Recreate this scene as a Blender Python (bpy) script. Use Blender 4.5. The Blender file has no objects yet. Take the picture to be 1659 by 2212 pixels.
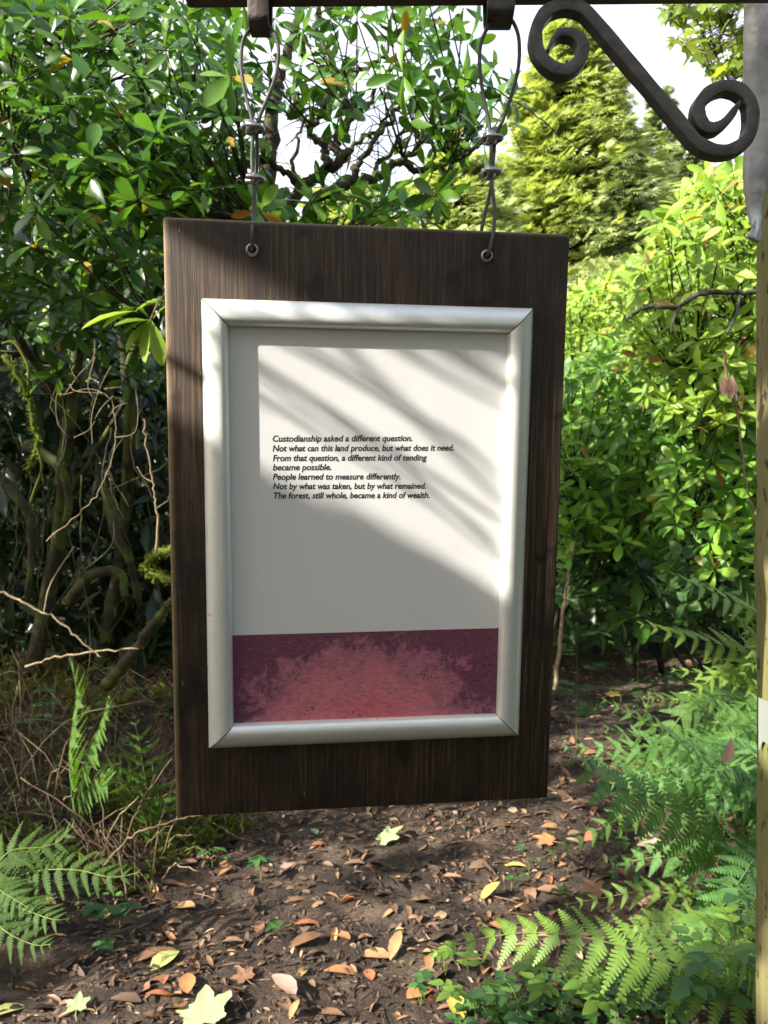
import bpy, math, random
import numpy as np
from mathutils import Vector, Matrix

S = bpy.context.scene
COL = S.collection
R_ = math.radians
rng = np.random.default_rng(11)
random.seed(5)

# ------------------------------------------------------------------ camera, world, sun, exposure
F, CX, CY, EYE = 1662.0, 829.5, 1106.0, 1.5
cam = bpy.data.cameras.new('camera')
cam_ob = bpy.data.objects.new('camera', cam)
COL.objects.link(cam_ob)
cam_ob.location = (0, 0, EYE)
cam_ob.rotation_euler = (math.pi / 2, 0, 0)
cam.sensor_fit = 'AUTO'
cam.sensor_width = 36.0
cam.lens = 36.0 * F / 2212.0
cam.clip_start = 0.05
cam.clip_end = 2000
cam.dof.use_dof = True
cam.dof.focus_distance = 0.9
cam.dof.aperture_fstop = 13.0
S.camera = cam_ob

SUN = np.array([-0.754, -0.414, 0.508])
SUN /= np.linalg.norm(SUN)
world = bpy.data.worlds.new('World')
S.world = world
world.use_nodes = True
wt = world.node_tree
bg = wt.nodes['Background']
sky = wt.nodes.new('ShaderNodeTexSky')
sky.sky_type = 'NISHITA'
sky.sun_disc = False
sky.sun_elevation = math.asin(SUN[2])
sky.sun_rotation = math.atan2(SUN[0], SUN[1])
sky.dust_density = 4.0
sky.air_density = 1.0
# thin bright cloud, thick towards the horizon and broken overhead
tc = wt.nodes.new('ShaderNodeTexCoord'); cn = wt.nodes.new('ShaderNodeTexNoise'); cn.inputs['Scale'].default_value = 2.2; cn.inputs['Detail'].default_value = 6
wt.links.new(tc.outputs['Generated'], cn.inputs['Vector'])
sx_ = wt.nodes.new('ShaderNodeSeparateXYZ'); wt.links.new(tc.outputs['Generated'], sx_.inputs[0])
zr = wt.nodes.new('ShaderNodeMapRange'); zr.inputs[1].default_value = 1.0; zr.inputs[2].default_value = .3; wt.links.new(sx_.outputs[2], zr.inputs[0])
cr_ = wt.nodes.new('ShaderNodeMapRange'); cr_.inputs[1].default_value = .25; cr_.inputs[2].default_value = .55; wt.links.new(cn.outputs[0], cr_.inputs[0])
mm = wt.nodes.new('ShaderNodeMath'); mm.operation = 'MULTIPLY'; wt.links.new(zr.outputs[0], mm.inputs[0]); wt.links.new(cr_.outputs[0], mm.inputs[1])
cm = wt.nodes.new('ShaderNodeMix'); cm.data_type = 'RGBA'; wt.links.new(mm.outputs[0], cm.inputs[0])
wt.links.new(sky.outputs[0], cm.inputs[6]); cm.inputs[7].default_value = (2.40, 2.36, 2.28, 1)
wt.links.new(cm.outputs[2], bg.inputs[0])
bg.inputs[1].default_value = 0.15

sl = bpy.data.lights.new('sun', 'SUN')
sl.energy = 3.0
sl.angle = R_(0.5)
sl.color = (1.0, 0.955, 0.88)
sun_ob = bpy.data.objects.new('sun', sl)
COL.objects.link(sun_ob)
sun_ob.rotation_euler = Vector(-SUN).to_track_quat('-Z', 'Y').to_euler()
sun_ob.location = (-20, -14, 14)

S.view_settings.view_transform = 'Standard'
S.view_settings.look = 'None'
S.view_settings.exposure = 2.2
S.view_settings.gamma = 1.0
S.cycles.max_bounces = 8
S.cycles.transparent_max_bounces = 8
S.cycles.use_denoising = True
S.cycles.sample_clamp_indirect = 6.0

# ------------------------------------------------------------------ helpers
def at(px, py, Y):
    """photo pixel (1659 x 2212 grid) and distance -> point in the place"""
    return np.array([(px - CX) / F * Y, Y, EYE - (py - CY) / F * Y])


def nrm(v):
    v = np.asarray(v, float)
    return v / (np.linalg.norm(v, axis=-1, keepdims=True) + 1e-12)


def hash2(ix, iy, seed):
    h = (ix * 374761393 + iy * 668265263 + seed * 974634777) & 0xFFFFFFFF
    h = ((h ^ (h >> 13)) * 1274126177) & 0xFFFFFFFF
    return ((h ^ (h >> 16)) & 0xFFFF) / 65535.0


def vnoise(x, y, seed=0):
    x = np.asarray(x, float); y = np.asarray(y, float)
    ix = np.floor(x).astype(np.int64); iy = np.floor(y).astype(np.int64)
    fx = x - ix; fy = y - iy
    fx = fx * fx * (3 - 2 * fx); fy = fy * fy * (3 - 2 * fy)
    a = hash2(ix, iy, seed); b = hash2(ix + 1, iy, seed)
    c = hash2(ix, iy + 1, seed); d = hash2(ix + 1, iy + 1, seed)
    return (a + (b - a) * fx) * (1 - fy) + (c + (d - c) * fx) * fy


class MB:
    """collects vertices and quads / tris; build() links ONE mesh object"""
    def __init__(self):
        self.v = []; self.q = []; self.t = []; self.n = 0; self.qm = []; self.tm = []

    def add(self, verts, quads=None, tris=None, m=0):
        verts = np.asarray(verts, float).reshape(-1, 3)
        if quads is not None and len(quads):
            q = np.asarray(quads, np.int64).reshape(-1, 4) + self.n
            self.q.append(q); self.qm.append(np.full(len(q), m))
        if tris is not None and len(tris):
            t = np.asarray(tris, np.int64).reshape(-1, 3) + self.n
            self.t.append(t); self.tm.append(np.full(len(t), m))
        self.v.append(verts); self.n += len(verts)
        return self

    def tube(self, pts, rad, sides=6, m=0, cap=True):
        pts = np.asarray(pts, float); n = len(pts)
        rad = np.broadcast_to(np.asarray(rad, float), (n,))
        tan = nrm(np.gradient(pts, axis=0))
        ref = np.array([0.31, 0.17, 0.94]) if abs(tan[0] @ np.array([.31, .17, .94])) < .9 else np.array([1., 0, 0])
        a = np.zeros((n, 3)); prev = ref
        for i in range(n):
            p = prev - tan[i] * (prev @ tan[i])
            prev = nrm(p); a[i] = prev
        b = np.cross(tan, a)
        th = np.arange(sides) * 2 * math.pi / sides
        ring = pts[:, None] + rad[:, None, None] * (np.cos(th)[None, :, None] * a[:, None] + np.sin(th)[None, :, None] * b[:, None])
        i = np.arange(n - 1)[:, None] * sides; k = np.arange(sides)[None]
        k2 = (k + 1) % sides
        q = np.stack([i + k, i + k2, i + sides + k2, i + sides + k], -1).reshape(-1, 4)
        V = ring.reshape(-1, 3); tris = []
        if cap:
            V = np.vstack([V, pts[:1], pts[-1:]])
            for j in range(sides):
                tris.append((n * sides, (j + 1) % sides, j))
                tris.append((n * sides + 1, (n - 1) * sides + j, (n - 1) * sides + (j + 1) % sides))
        return self.add(V, q, tris, m)

    def box(self, lo, hi, m=0):
        x0, y0, z0 = lo; x1, y1, z1 = hi
        v = [(x0, y0, z0), (x1, y0, z0), (x1, y1, z0), (x0, y1, z0), (x0, y0, z1), (x1, y0, z1), (x1, y1, z1), (x0, y1, z1)]
        return self.add(v, [(0, 3, 2, 1), (4, 5, 6, 7), (0, 1, 5, 4), (1, 2, 6, 5), (2, 3, 7, 6), (3, 0, 4, 7)], None, m)

    def inst(self, tmpl, pos, yd, zd, sc, m=0):
        """copies of a leaf template merged into this mesh"""
        tv, tq = tmpl
        pos = np.asarray(pos, float).reshape(-1, 3)
        if not len(pos):
            return self
        yd = nrm(yd); xd = nrm(np.cross(yd, zd)); zd = np.cross(xd, yd)
        sc = np.asarray(sc, float)
        if sc.ndim < 2:
            sc = np.repeat(np.broadcast_to(sc, (len(pos),))[:, None], 3, 1)
        V = (pos[:, None] + (tv[None, :, 0] * sc[:, 0:1])[..., None] * xd[:, None] + (tv[None, :, 1] * sc[:, 1:2])[..., None] * yd[:, None]
             + (tv[None, :, 2] * sc[:, 2:3])[..., None] * zd[:, None])
        n = len(tv)
        q = (np.arange(len(pos)) * n)[:, None, None] + tq[None]
        return self.add(V.reshape(-1, 3), q.reshape(-1, 4), None, m)

    def build(self, name, mats, parent=None, smooth=True, bevel=0):
        me = bpy.data.meshes.new(name)
        V = np.vstack(self.v)
        q = np.vstack(self.q) if self.q else np.zeros((0, 4), int)
        t = np.vstack(self.t) if self.t else np.zeros((0, 3), int)
        me.vertices.add(len(V)); me.vertices.foreach_set('co', V.ravel())
        nl = q.size + t.size
        me.loops.add(nl)
        me.loops.foreach_set('vertex_index', np.concatenate([q.ravel(), t.ravel()]).astype(np.int32))
        npoly = len(q) + len(t)
        me.polygons.add(npoly)
        st = np.concatenate([np.arange(len(q)) * 4, q.size + np.arange(len(t)) * 3]).astype(np.int32)
        me.polygons.foreach_set('loop_start', st)
        mi = np.concatenate([np.concatenate(self.qm) if self.qm else np.zeros(0), np.concatenate(self.tm) if self.tm else np.zeros(0)]).astype(np.int32)
        me.polygons.foreach_set('material_index', mi)
        if smooth:
            me.polygons.foreach_set('use_smooth', np.ones(npoly, bool))
        me.update(calc_edges=True)
        me.validate()
        for m in (mats if isinstance(mats, (list, tuple)) else [mats]):
            me.materials.append(m)
        o = bpy.data.objects.new(name, me)
        COL.objects.link(o)
        if parent is not None:
            o.parent = parent
            o.matrix_parent_inverse = parent.matrix_world.inverted() if not parent.get('local') else Matrix()
        if bevel:
            b = o.modifiers.new('bevel', 'BEVEL'); b.width = bevel; b.segments = 2; b.limit_method = 'ANGLE'
        return o


def tag(o, label=None, cat=None, group=None, kind=None):
    if label: o['label'] = label
    if cat: o['category'] = cat
    if group: o['group'] = group
    if kind: o['kind'] = kind
    return o


def thing(name, loc, label, cat, group=None):
    o = bpy.data.objects.new(name, None)
    o.empty_display_size = .1
    COL.objects.link(o)
    o.location = tuple(float(c) for c in loc)
    o.matrix_world = Matrix.Translation(o.location)
    return tag(o, label, cat, group)


def smooth_path(pts, n=8):
    """Catmull-Rom through points"""
    P = np.asarray(pts, float)
    P = np.vstack([2 * P[0] - P[1], P, 2 * P[-1] - P[-2]])
    out = []
    for i in range(1, len(P) - 2):
        for k in range(n):
            t = k / n
            a, b, c, d = P[i - 1], P[i], P[i + 1], P[i + 2]
            out.append(.5 * (2 * b + (c - a) * t + (2 * a - 5 * b + 4 * c - d) * t * t + (3 * b - a - 3 * c + d) * t ** 3))
    out.append(P[-2])
    return np.array(out)


# ------------------------------------------------------------------ materials
class NT:
    def __init__(self, name):
        self.m = bpy.data.materials.new(name); self.m.use_nodes = True
        self.t = self.m.node_tree; self.b = self.t.nodes['Principled BSDF']

    def n(self, kind, **kw):
        o = self.t.nodes.new(kind)
        for k, v in kw.items():
            if k in o.inputs: o.inputs[k].default_value = v
            else: setattr(o, k, v)
        return o

    def l(self, a, b): self.t.links.new(a, b)

    def ramp(self, fac, stops, mode='LINEAR'):
        r = self.n('ShaderNodeValToRGB'); cr = r.color_ramp; cr.interpolation = mode
        while len(cr.elements) < len(stops): cr.elements.new(.5)
        for e, (p, c) in zip(cr.elements, stops):
            e.position = p; e.color = (*c, 1) if len(c) == 3 else c
        self.l(fac, r.inputs[0]); return r.outputs[0]

    def coord(self, kind='Object', scale=(1, 1, 1)):
        c = self.n('ShaderNodeTexCoord'); mp = self.n('ShaderNodeMapping'); mp.inputs['Scale'].default_value = scale
        self.l(c.outputs[kind], mp.inputs[0]); return mp.outputs[0]

    def noise(self, vec, scale, detail=4, rough=.6, dist=0):
        t = self.n('ShaderNodeTexNoise'); t.inputs['Scale'].default_value = scale; t.inputs['Detail'].default_value = detail
        t.inputs['Roughness'].default_value = rough; t.inputs['Distortion'].default_value = dist
        if vec is not None: self.l(vec, t.inputs['Vector'])
        return t.outputs[0]

    def mix(self, fac, a, b, blend='MIX'):
        m = self.n('ShaderNodeMix', data_type='RGBA', blend_type=blend)
        for sock, v in ((m.inputs[0], fac), (m.inputs[6], a), (m.inputs[7], b)):
            if isinstance(v, bpy.types.NodeSocket): self.l(v, sock)
            elif isinstance(v, tuple): sock.default_value = (*v, 1)
            else: sock.default_value = v
        return m.outputs[2]

    def math(self, op, a, b=0.):
        m = self.n('ShaderNodeMath', operation=op)
        for s, v in ((m.inputs[0], a), (m.inputs[1], b)):
            if isinstance(v, bpy.types.NodeSocket): self.l(v, s)
            else: s.default_value = v
        return m.outputs[0]

    def bump(self, h, strength, dist=.002):
        b = self.n('ShaderNodeBump'); b.inputs['Strength'].default_value = strength; b.inputs['Distance'].default_value = dist
        self.l(h, b.inputs['Height']); self.l(b.outputs[0], self.b.inputs['Normal']); return b

    def set(self, color=None, rough=None, metal=None, spec=None):
        for k, v in (('Base Color', color), ('Roughness', rough), ('Metallic', metal), ('Specular IOR Level', spec)):
            if v is None: continue
            if isinstance(v, bpy.types.NodeSocket): self.l(v, self.b.inputs[k])
            elif isinstance(v, tuple): self.b.inputs[k].default_value = (*v, 1)
            else: self.b.inputs[k].default_value = v
        return self.m


def leaf_mat(name, stops, trans=.35, rough=.38, tint=(1.25, 1.2, .5), spec=.5):
    n = NT(name)
    g = n.n('ShaderNodeNewGeometry')
    col = n.ramp(g.outputs['Random Per Island'], stops)
    v = n.noise(n.coord('Object'), 18, 3)
    col = n.mix(n.ramp(n.noise(n.coord('Object'), 210, 2), [(.70, (0, 0, 0)), (.76, (.55, .55, .55))]), col, (.16, .10, .03))
    col = n.mix(n.math('MULTIPLY', v, .5), col, n.mix(1.0, col, (.55, .62, .5), 'MULTIPLY'))
    n.set(col, rough, 0, spec)
    tr = n.n('ShaderNodeBsdfTranslucent')
    n.l(n.mix(1.0, col, tint, 'MULTIPLY'), tr.inputs[0])
    mx = n.n('ShaderNodeMixShader'); mx.inputs[0].default_value = trans
    n.l(n.b.outputs[0], mx.inputs[1]); n.l(tr.outputs[0], mx.inputs[2])
    n.l(mx.outputs[0], n.t.nodes['Material Output'].inputs[0])
    return n.m


M = {}
M['rhodo'] = leaf_mat('rhododendron leaf', [(0, (.030, .085, .016)), (.35, (.058, .15, .022)), (.7, (.095, .225, .028)), (.978, (.165, .31, .04)), (.986, (.42, .30, .03)), (1, (.30, .14, .03))], .42, .32)
M['rhodo_mid'] = leaf_mat('mid green rhododendron leaf', [(0, (.085, .22, .026)), (.5, (.16, .35, .04)), (.97, (.27, .45, .055)), (.985, (.34, .22, .05)), (1, (.28, .12, .05))], .42, .42, spec=.4)
M['rhodo_dark'] = leaf_mat('hollow-shade rhododendron leaf', [(0, (.009, .022, .007)), (.6, (.019, .044, .011)), (1, (.04, .075, .018))], .25, .4)  # leaf green darkened to deepen the shade of the hollow
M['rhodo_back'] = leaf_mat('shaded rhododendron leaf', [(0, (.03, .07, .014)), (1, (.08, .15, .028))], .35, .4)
M['rhodo_sun'] = leaf_mat('sun-brightened rhododendron leaf', [(0, (.15, .27, .028)), (.5, (.25, .40, .04)), (.95, (.38, .51, .07)), (.975, (.32, .22, .05)), (1, (.25, .10, .05))], .4, .45, spec=.35)  # sunlit copy of the leaf, sun brightness put into its colour
M['under'] = leaf_mat('undergrowth leaf', [(0, (.04, .11, .03)), (.6, (.08, .18, .045)), (1, (.14, .25, .055))], .35, .45)
M['maple'] = leaf_mat('maple leaf', [(0, (.14, .22, .02)), (.6, (.22, .30, .03)), (1, (.34, .38, .06))], .5, .45)
M['conifer'] = leaf_mat('conifer spray', [(0, (.24, .32, .09)), (.5, (.38, .46, .16)), (1, (.52, .57, .26))], .45, .6, spec=.2)
M['conifer_blue'] = leaf_mat('greyer conifer spray', [(0, (.14, .21, .085)), (1, (.28, .34, .15))], .28, .6, spec=.2)
M['meadow'] = leaf_mat('sunlit bramble leaf', [(0, (.14, .20, .04)), (.6, (.22, .27, .06)), (1, (.32, .33, .10))], .35, .5)
M['fern'] = leaf_mat('fern green', [(0, (.07, .16, .03)), (1, (.12, .22, .04))], .35, .6, spec=.3)
M['fern_deep'] = leaf_mat('deep fern green', [(0, (.045, .10, .016)), (1, (.075, .145, .022))], .35, .65, spec=.25)
M['fern_bright'] = leaf_mat('bright fern green', [(0, (.14, .26, .035)), (1, (.22, .34, .05))], .4, .5)
M['fern_blue'] = leaf_mat('bluish fern green', [(0, (.075, .19, .045)), (1, (.135, .27, .07))], .34, .55, spec=.3)
M['moss'] = leaf_mat('moss', [(0, (.08, .11, .015)), (1, (.17, .20, .03))], .3, .8, spec=.1)
M['gobo'] = leaf_mat('shade caster leaf', [(0, (.04, .09, .02)), (1, (.08, .14, .03))], .25, .4)  # leaves of the unseen foliage added to block sun and skylight


def bark(name, a, b, moss=0.0):
    n = NT(name)
    c = n.coord('Object')
    f = n.noise(c, 30, 5)
    col = n.ramp(f, [(.3, a), (.7, b)])
    if moss:
        k = n.ramp(n.noise(c, 9, 4), [(.62 - moss * .3, (0, 0, 0)), (.72 - moss * .2, (1, 1, 1))])
        col = n.mix(k, col, (.075, .10, .018))
    n.set(col, .85, 0, .2); n.bump(n.noise(c, 90, 4), .6, .004)
    return n.m


M['bark'] = bark('mossy bark', (.020, .016, .011), (.06, .048, .034), .5)
M['bark_dark'] = bark('dark bark', (.015, .012, .009), (.04, .032, .024))
M['twig'] = bark('dry twig', (.16, .115, .065), (.34, .26, .16))
M['twig_brown'] = bark('brown twig', (.085, .055, .03), (.20, .135, .075))
M['stem_green'] = bark('green stem', (.10, .14, .03), (.20, .24, .06))
M['lichen'] = bark('lichened branch', (.02, .018, .016), (.075, .075, .06), .2)


def flat_leaf(name, a, b, trans=.12, rough=.5, spots=True):
    n = NT(name)
    c = n.coord('Object')
    col = n.ramp(n.noise(c, 45, 5, .65), [(.3, a), (.7, b)])
    if spots:
        col = n.mix(n.ramp(n.noise(c, 130, 2), [(.66, (0, 0, 0)), (.74, (1, 1, 1))]), col, tuple(x * .45 for x in a))
    n.set(col, rough)
    tr = n.n('ShaderNodeBsdfTranslucent'); n.l(col, tr.inputs[0])
    mx = n.n('ShaderNodeMixShader'); mx.inputs[0].default_value = trans
    n.l(n.b.outputs[0], mx.inputs[1]); n.l(tr.outputs[0], mx.inputs[2]); n.l(mx.outputs[0], n.t.nodes['Material Output'].inputs[0])
    return n.m


M['l_orange'] = flat_leaf('orange fallen leaf', (.34, .16, .06), (.50, .25, .10))
M['l_tan'] = flat_leaf('tan fallen leaf', (.36, .20, .085), (.52, .32, .14))
M['l_yellow'] = flat_leaf('yellow fallen leaf', (.55, .38, .06), (.66, .50, .12))
M['l_pale'] = flat_leaf('pale green fallen leaf', (.24, .32, .13), (.38, .45, .22))
M['l_lime'] = flat_leaf('yellow green fallen leaf', (.42, .46, .12), (.58, .56, .20))
M['l_brown'] = flat_leaf('brown fallen leaf', (.16, .085, .045), (.28, .15, .08))
M['l_pink'] = flat_leaf('pinkish fallen leaf', (.42, .24, .17), (.55, .36, .27))
M['l_red'] = flat_leaf('rusty fallen leaf', (.34, .11, .045), (.48, .18, .08))


def litter_mat():
    n = NT('leaf litter')
    g = n.n('ShaderNodeNewGeometry')
    col = n.ramp(g.outputs['Random Per Island'], [(0, (.035, .025, .018)), (.35, (.075, .048, .030)), (.68, (.13, .08, .048)), (.91, (.24, .14, .08)), (.975, (.34, .21, .115)), (1, (.40, .32, .20))])
    n.set(col, .7, 0, .3)
    return n.m


M['litter'] = litter_mat()


def soil_mat():
    n = NT('soil')
    c = n.coord('Object')
    col = n.ramp(n.noise(c, 5.5, 8, .7), [(.3, (.034, .023, .016)), (.5, (.085, .056, .038)), (.72, (.29, .20, .135))])
    col = n.mix(n.ramp(n.noise(c, 70, 4), [(.35, (0, 0, 0)), (.7, (1, 1, 1))]), n.mix(1., col, (.5, .5, .5), 'MULTIPLY'), col)
    ms = n.ramp(n.noise(c, 3.1, 6, .7, .4), [(.60, (0, 0, 0)), (.70, (.7, .7, .7))])
    col = n.mix(ms, col, (.06, .075, .018))
    n.set(col, n.ramp(n.noise(c, 14, 3), [(.3, (.5, .5, .5)), (.7, (.95, .95, .95))]), 0, .35)
    n.bump(n.math('ADD', n.noise(c, 60, 6, .7), n.math('MULTIPLY', n.noise(c, 220, 3), .4)), 1., .022)
    return n.m


M['soil'] = soil_mat()


def board_mat():
    n = NT('stained plywood')
    c = n.coord('Object', (1, .022, 1)); o = n.coord('Object')
    grain = n.noise(c, 330, 5, .7)
    fine = n.noise(n.coord('Object', (1, .03, 1)), 900, 3, .6)
    blot = n.noise(n.coord('Object', (1, .5, 1)), 9, 6, .68, .4)
    col = n.ramp(grain, [(.30, (.012, .008, .0055)), (.5, (.043, .027, .016)), (.70, (.145, .092, .052))])
    col = n.mix(n.ramp(blot, [(.38, (.85, .85, .85)), (.58, (0, 0, 0))]), col, (.017, .0125, .010))
    col = n.mix(n.math('MULTIPLY', n.ramp(fine, [(.55, (0, 0, 0)), (.75, (1, 1, 1))]), .35), col, (.13, .088, .055))
    # rain stains, rubbed pale runs and a few nicks
    run = n.ramp(n.noise(n.coord('Object', (1, .16, 1)), 26, 4, .6), [(.55, (0, 0, 0)), (.72, (.55, .55, .55))])
    col = n.mix(run, col, (.105, .068, .040))
    st = n.ramp(n.noise(o, 13, 3, .5, 1.2), [(.62, (0, 0, 0)), (.70, (.75, .75, .75))])
    col = n.mix(st, col, (.012, .008, .007))
    nick = n.n('ShaderNodeTexVoronoi'); nick.inputs['Scale'].default_value = 34; n.l(n.coord('Object', (1.6, .45, 1)), nick.inputs['Vector'])
    col = n.mix(n.ramp(nick.outputs['Distance'], [(.028, (.8, .8, .8)), (.05, (0, 0, 0))]), col, (.22, .18, .13))
    sep = n.n('ShaderNodeSeparateXYZ'); n.l(o, sep.inputs[0])
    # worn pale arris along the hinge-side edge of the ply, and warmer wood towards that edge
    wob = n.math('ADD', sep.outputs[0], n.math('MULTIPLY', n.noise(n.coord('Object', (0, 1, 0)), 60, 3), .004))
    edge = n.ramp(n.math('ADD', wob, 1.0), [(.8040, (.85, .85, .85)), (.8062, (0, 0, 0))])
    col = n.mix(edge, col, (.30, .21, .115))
    ey = n.ramp(sep.outputs[1], [(.2968, (0, 0, 0)), (.2995, (.7, .7, .7))])
    col = n.mix(ey, col, (.20, .16, .10))
    n.set(col, n.ramp(grain, [(.3, (.55, .55, .55)), (.7, (.75, .75, .75))]), 0, .25)
    n.bump(n.math('ADD', grain, n.math('MULTIPLY', fine, .5)), .5, .0012)
    return n.m


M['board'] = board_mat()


def simple(name, col, rough=.5, metal=0, bump=None):
    n = NT(name); n.set(col, rough, metal)
    if bump: n.bump(n.noise(n.coord('Object'), bump[0], 4), bump[1], bump[2])
    return n.m


def alu_mat():
    n = NT('anodised aluminium')
    c = n.coord('Object')
    sp = n.ramp(n.noise(c, 420, 1), [(.80, (0, 0, 0)), (.82, (1, 1, 1))])
    col = n.mix(sp, (.75, .76, .70), (.15, .13, .11))
    col = n.mix(n.math('MULTIPLY', n.ramp(n.noise(c, 55, 6, .7), [(.5, (0, 0, 0)), (.75, (1, 1, 1))]), .22), col, (.55, .54, .46))
    n.set(col, n.ramp(n.noise(c, 30, 3), [(.3, (.27, .27, .27)), (.7, (.42, .42, .42))]), .38)
    return n.m


M['alu'] = alu_mat()


def paper_mat():
    n = NT('paper')
    c = n.coord('Object')
    h = n.math('ADD', n.noise(c, 420, 4), n.math('MULTIPLY', n.noise(c, 9, 2), 4.0))
    n.set((.665, .65, .62), .75, 0, .25); n.bump(h, .11, .0014)
    return n.m


M['paper'] = paper_mat()
M['ink'] = simple('black ink', (.012, .010, .016), .6)
M['gap'] = simple('dark joint', (.01, .01, .01), .8)


def art_mat():
    n = NT('red wash print')
    o = n.coord('Object')
    sep = n.n('ShaderNodeSeparateXYZ'); n.l(o, sep.inputs[0])
    # a red bloom in the middle of the print, plum wash round it
    dx = n.math('DIVIDE', n.math('SUBTRACT', sep.outputs[0], -.004), .128)
    dy = n.math('DIVIDE', n.math('SUBTRACT', sep.outputs[1], -.205), .088)
    d = n.math('SQRT', n.math('ADD', n.math('MULTIPLY', dx, dx), n.math('MULTIPLY', dy, dy)))
    w = n.noise(o, 34, 10, .74, .3)
    d = n.math('ADD', d, n.math('MULTIPLY', n.math('SUBTRACT', w, .5), 1.5))
    d = n.math('ADD', d, n.math('MULTIPLY', n.math('SUBTRACT', n.noise(o, 190, 5, .7), .5), .55))
    col = n.ramp(d, [(.05, (.66, .15, .17)), (.5, (.62, .20, .22)), (.85, (.42, .15, .19)), (1.15, (.27, .095, .14)), (1.4, (.18, .06, .095))])
    fib = n.noise(n.coord('Object', (1, 3.2, 1)), 150, 5, .7)
    col = n.mix(n.ramp(fib, [(.32, (.65, .65, .65)), (.58, (0, 0, 0))]), col, n.mix(1., col, (.42, .38, .48), 'MULTIPLY'))
    vo = n.n('ShaderNodeTexVoronoi'); vo.inputs['Scale'].default_value = 260; n.l(o, vo.inputs['Vector'])
    sp = n.math('MULTIPLY', n.ramp(vo.outputs['Distance'], [(.22, (1, 1, 1)), (.36, (0, 0, 0))]), n.ramp(n.noise(o, 17, 4, .7), [(.52, (0, 0, 0)), (.64, (.9, .9, .9))]))
    col = n.mix(sp, col, (.07, .022, .035))
    lt = n.ramp(n.noise(n.coord('Object', (1, 2, 1)), 70, 6, .75), [(.58, (0, 0, 0)), (.72, (.45, .45, .45))])
    col = n.mix(lt, col, (.56, .25, .27))
    n.set(col, .7, 0, .25)
    return n.m


M['art'] = art_mat()


def iron_mat(name, a, b):
    n = NT(name)
    c = n.coord('Object')
    col = n.ramp(n.noise(c, 40, 5), [(.3, a), (.75, b)])
    col = n.mix(n.ramp(n.noise(c, 22, 6, .7), [(.56, (0, 0, 0)), (.70, (.6, .6, .6))]), col, (.085, .045, .026))
    n.set(col, n.ramp(n.noise(c, 60, 3), [(.3, (.4, .4, .4)), (.7, (.65, .65, .65))]), .35, .5)
    n.bump(n.noise(c, 55, 3), .5, .004)
    return n.m


M['iron'] = iron_mat('wrought iron', (.035, .033, .030), (.11, .10, .088))
M['iron_grey'] = iron_mat('hammered grey iron', (.28, .28, .265), (.50, .49, .46))
M['iron_rust'] = iron_mat('weathered iron strap', (.05, .042, .036), (.11, .085, .065))
M['cable'] = simple('steel cable', (.085, .08, .072), .55, .6)
M['steel'] = simple('galvanised steel', (.30, .29, .27), .36, .9, (160, .3, .001))


def post_mat():
    n = NT('weathered post timber')
    g = n.noise(n.coord('Object', (1, 1, .05)), 120, 5, .7)
    col = n.ramp(g, [(.3, (.12, .095, .05)), (.7, (.27, .21, .11))])
    al = n.ramp(n.noise(n.coord('Object', (1, 1, .35)), 7, 4), [(.38, (0, 0, 0)), (.6, (.8, .8, .8))])
    col = n.mix(al, col, (.15, .16, .045))
    ck = n.ramp(n.noise(n.coord('Object', (1, 1, .45)), 75, 2, .5), [(.62, (0, 0, 0)), (.66, (.9, .9, .9))])
    col = n.mix(ck, col, (.05, .04, .02))
    n.set(col, .85, 0, .2); n.bump(n.math('ADD', g, n.math('MULTIPLY', ck, -1.)), .6, .003)
    return n.m


M['post'] = post_mat()

# ------------------------------------------------------------------ ground
EY = np.array([-10, 1.5, 2.6, 3.3, 3.7, 4.6, 6.3, 8, 10, 14])
EXL = np.array([-1.9, -1.7, -1.3, -.86, -.5, .3, 1.25, 2.3, 3.6, 6])
EXR = np.array([.2, .2, .35, .95, 1.15, 1.6, 2.45, 3.7, 5.2, 8])


def ss(t): t = np.clip(t, 0, 1); return t * t * (3 - 2 * t)


def gh(x, y):
    x = np.asarray(x, float); y = np.asarray(y, float)
    dl = np.interp(y, EY, EXL) - x; dr = x - np.interp(y, EY, EXR)
    h = .42 * ss(dl / 1.3) + .25 * np.clip(dl - 1.0, 0, 6) * .5 + .18 * ss(dr / .9) + np.clip(dr - .8, 0, 5) * .12
    h = h * ss((26 - np.abs(y)) / 10) + ss((y - 9) / 20) * 3.2
    near = ss((16 - np.abs(x)) / 6) * ss((16 - np.abs(y)) / 6)
    h = h + near * (.05 * (vnoise(x * 2.1, y * 2.1, 1) - .5) + .03 * (vnoise(x * 7, y * 7, 2) - .5) + .016 * (vnoise(x * 19, y * 19, 3) - .5))
    return h


def ground_at(px, py):
    d = np.array([(px - CX) / F, 1, -(py - CY) / F])
    y = 1.2
    while y < 40:
        if EYE + d[2] * y <= gh(d[0] * y, y): break
        y += .015
    return np.array([d[0] * y, y, float(gh(d[0] * y, y))])


def axis(c0, c1, step, far, grow=1.25):
    mid = np.arange(c0, c1, step); a = []; s = step; v = c1
    while v < far: a.append(v); s *= grow; v += s
    a.append(far); b = []; s = step; v = c0 - step
    while v > -far: b.append(v); s *= grow; v -= s
    b.append(-far)
    return np.concatenate([np.array(b[::-1]), mid, np.array(a)])


gx = axis(-3, 4.5, .04, 500); gy = axis(1.6, 9, .04, 500)
GX, GY = np.meshgrid(gx, gy)
gz = gh(GX.ravel(), GY.ravel())
nx = len(gx)
ii, jj = np.meshgrid(np.arange(nx - 1), np.arange(len(gy) - 1))
b0 = (jj * nx + ii).ravel()
mb = MB().add(np.stack([GX.ravel(), GY.ravel(), gz], 1), np.stack([b0, b0 + 1, b0 + nx + 1, b0 + nx], 1))
g = mb.build('ground', M['soil']); tag(g, kind='structure')

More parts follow.
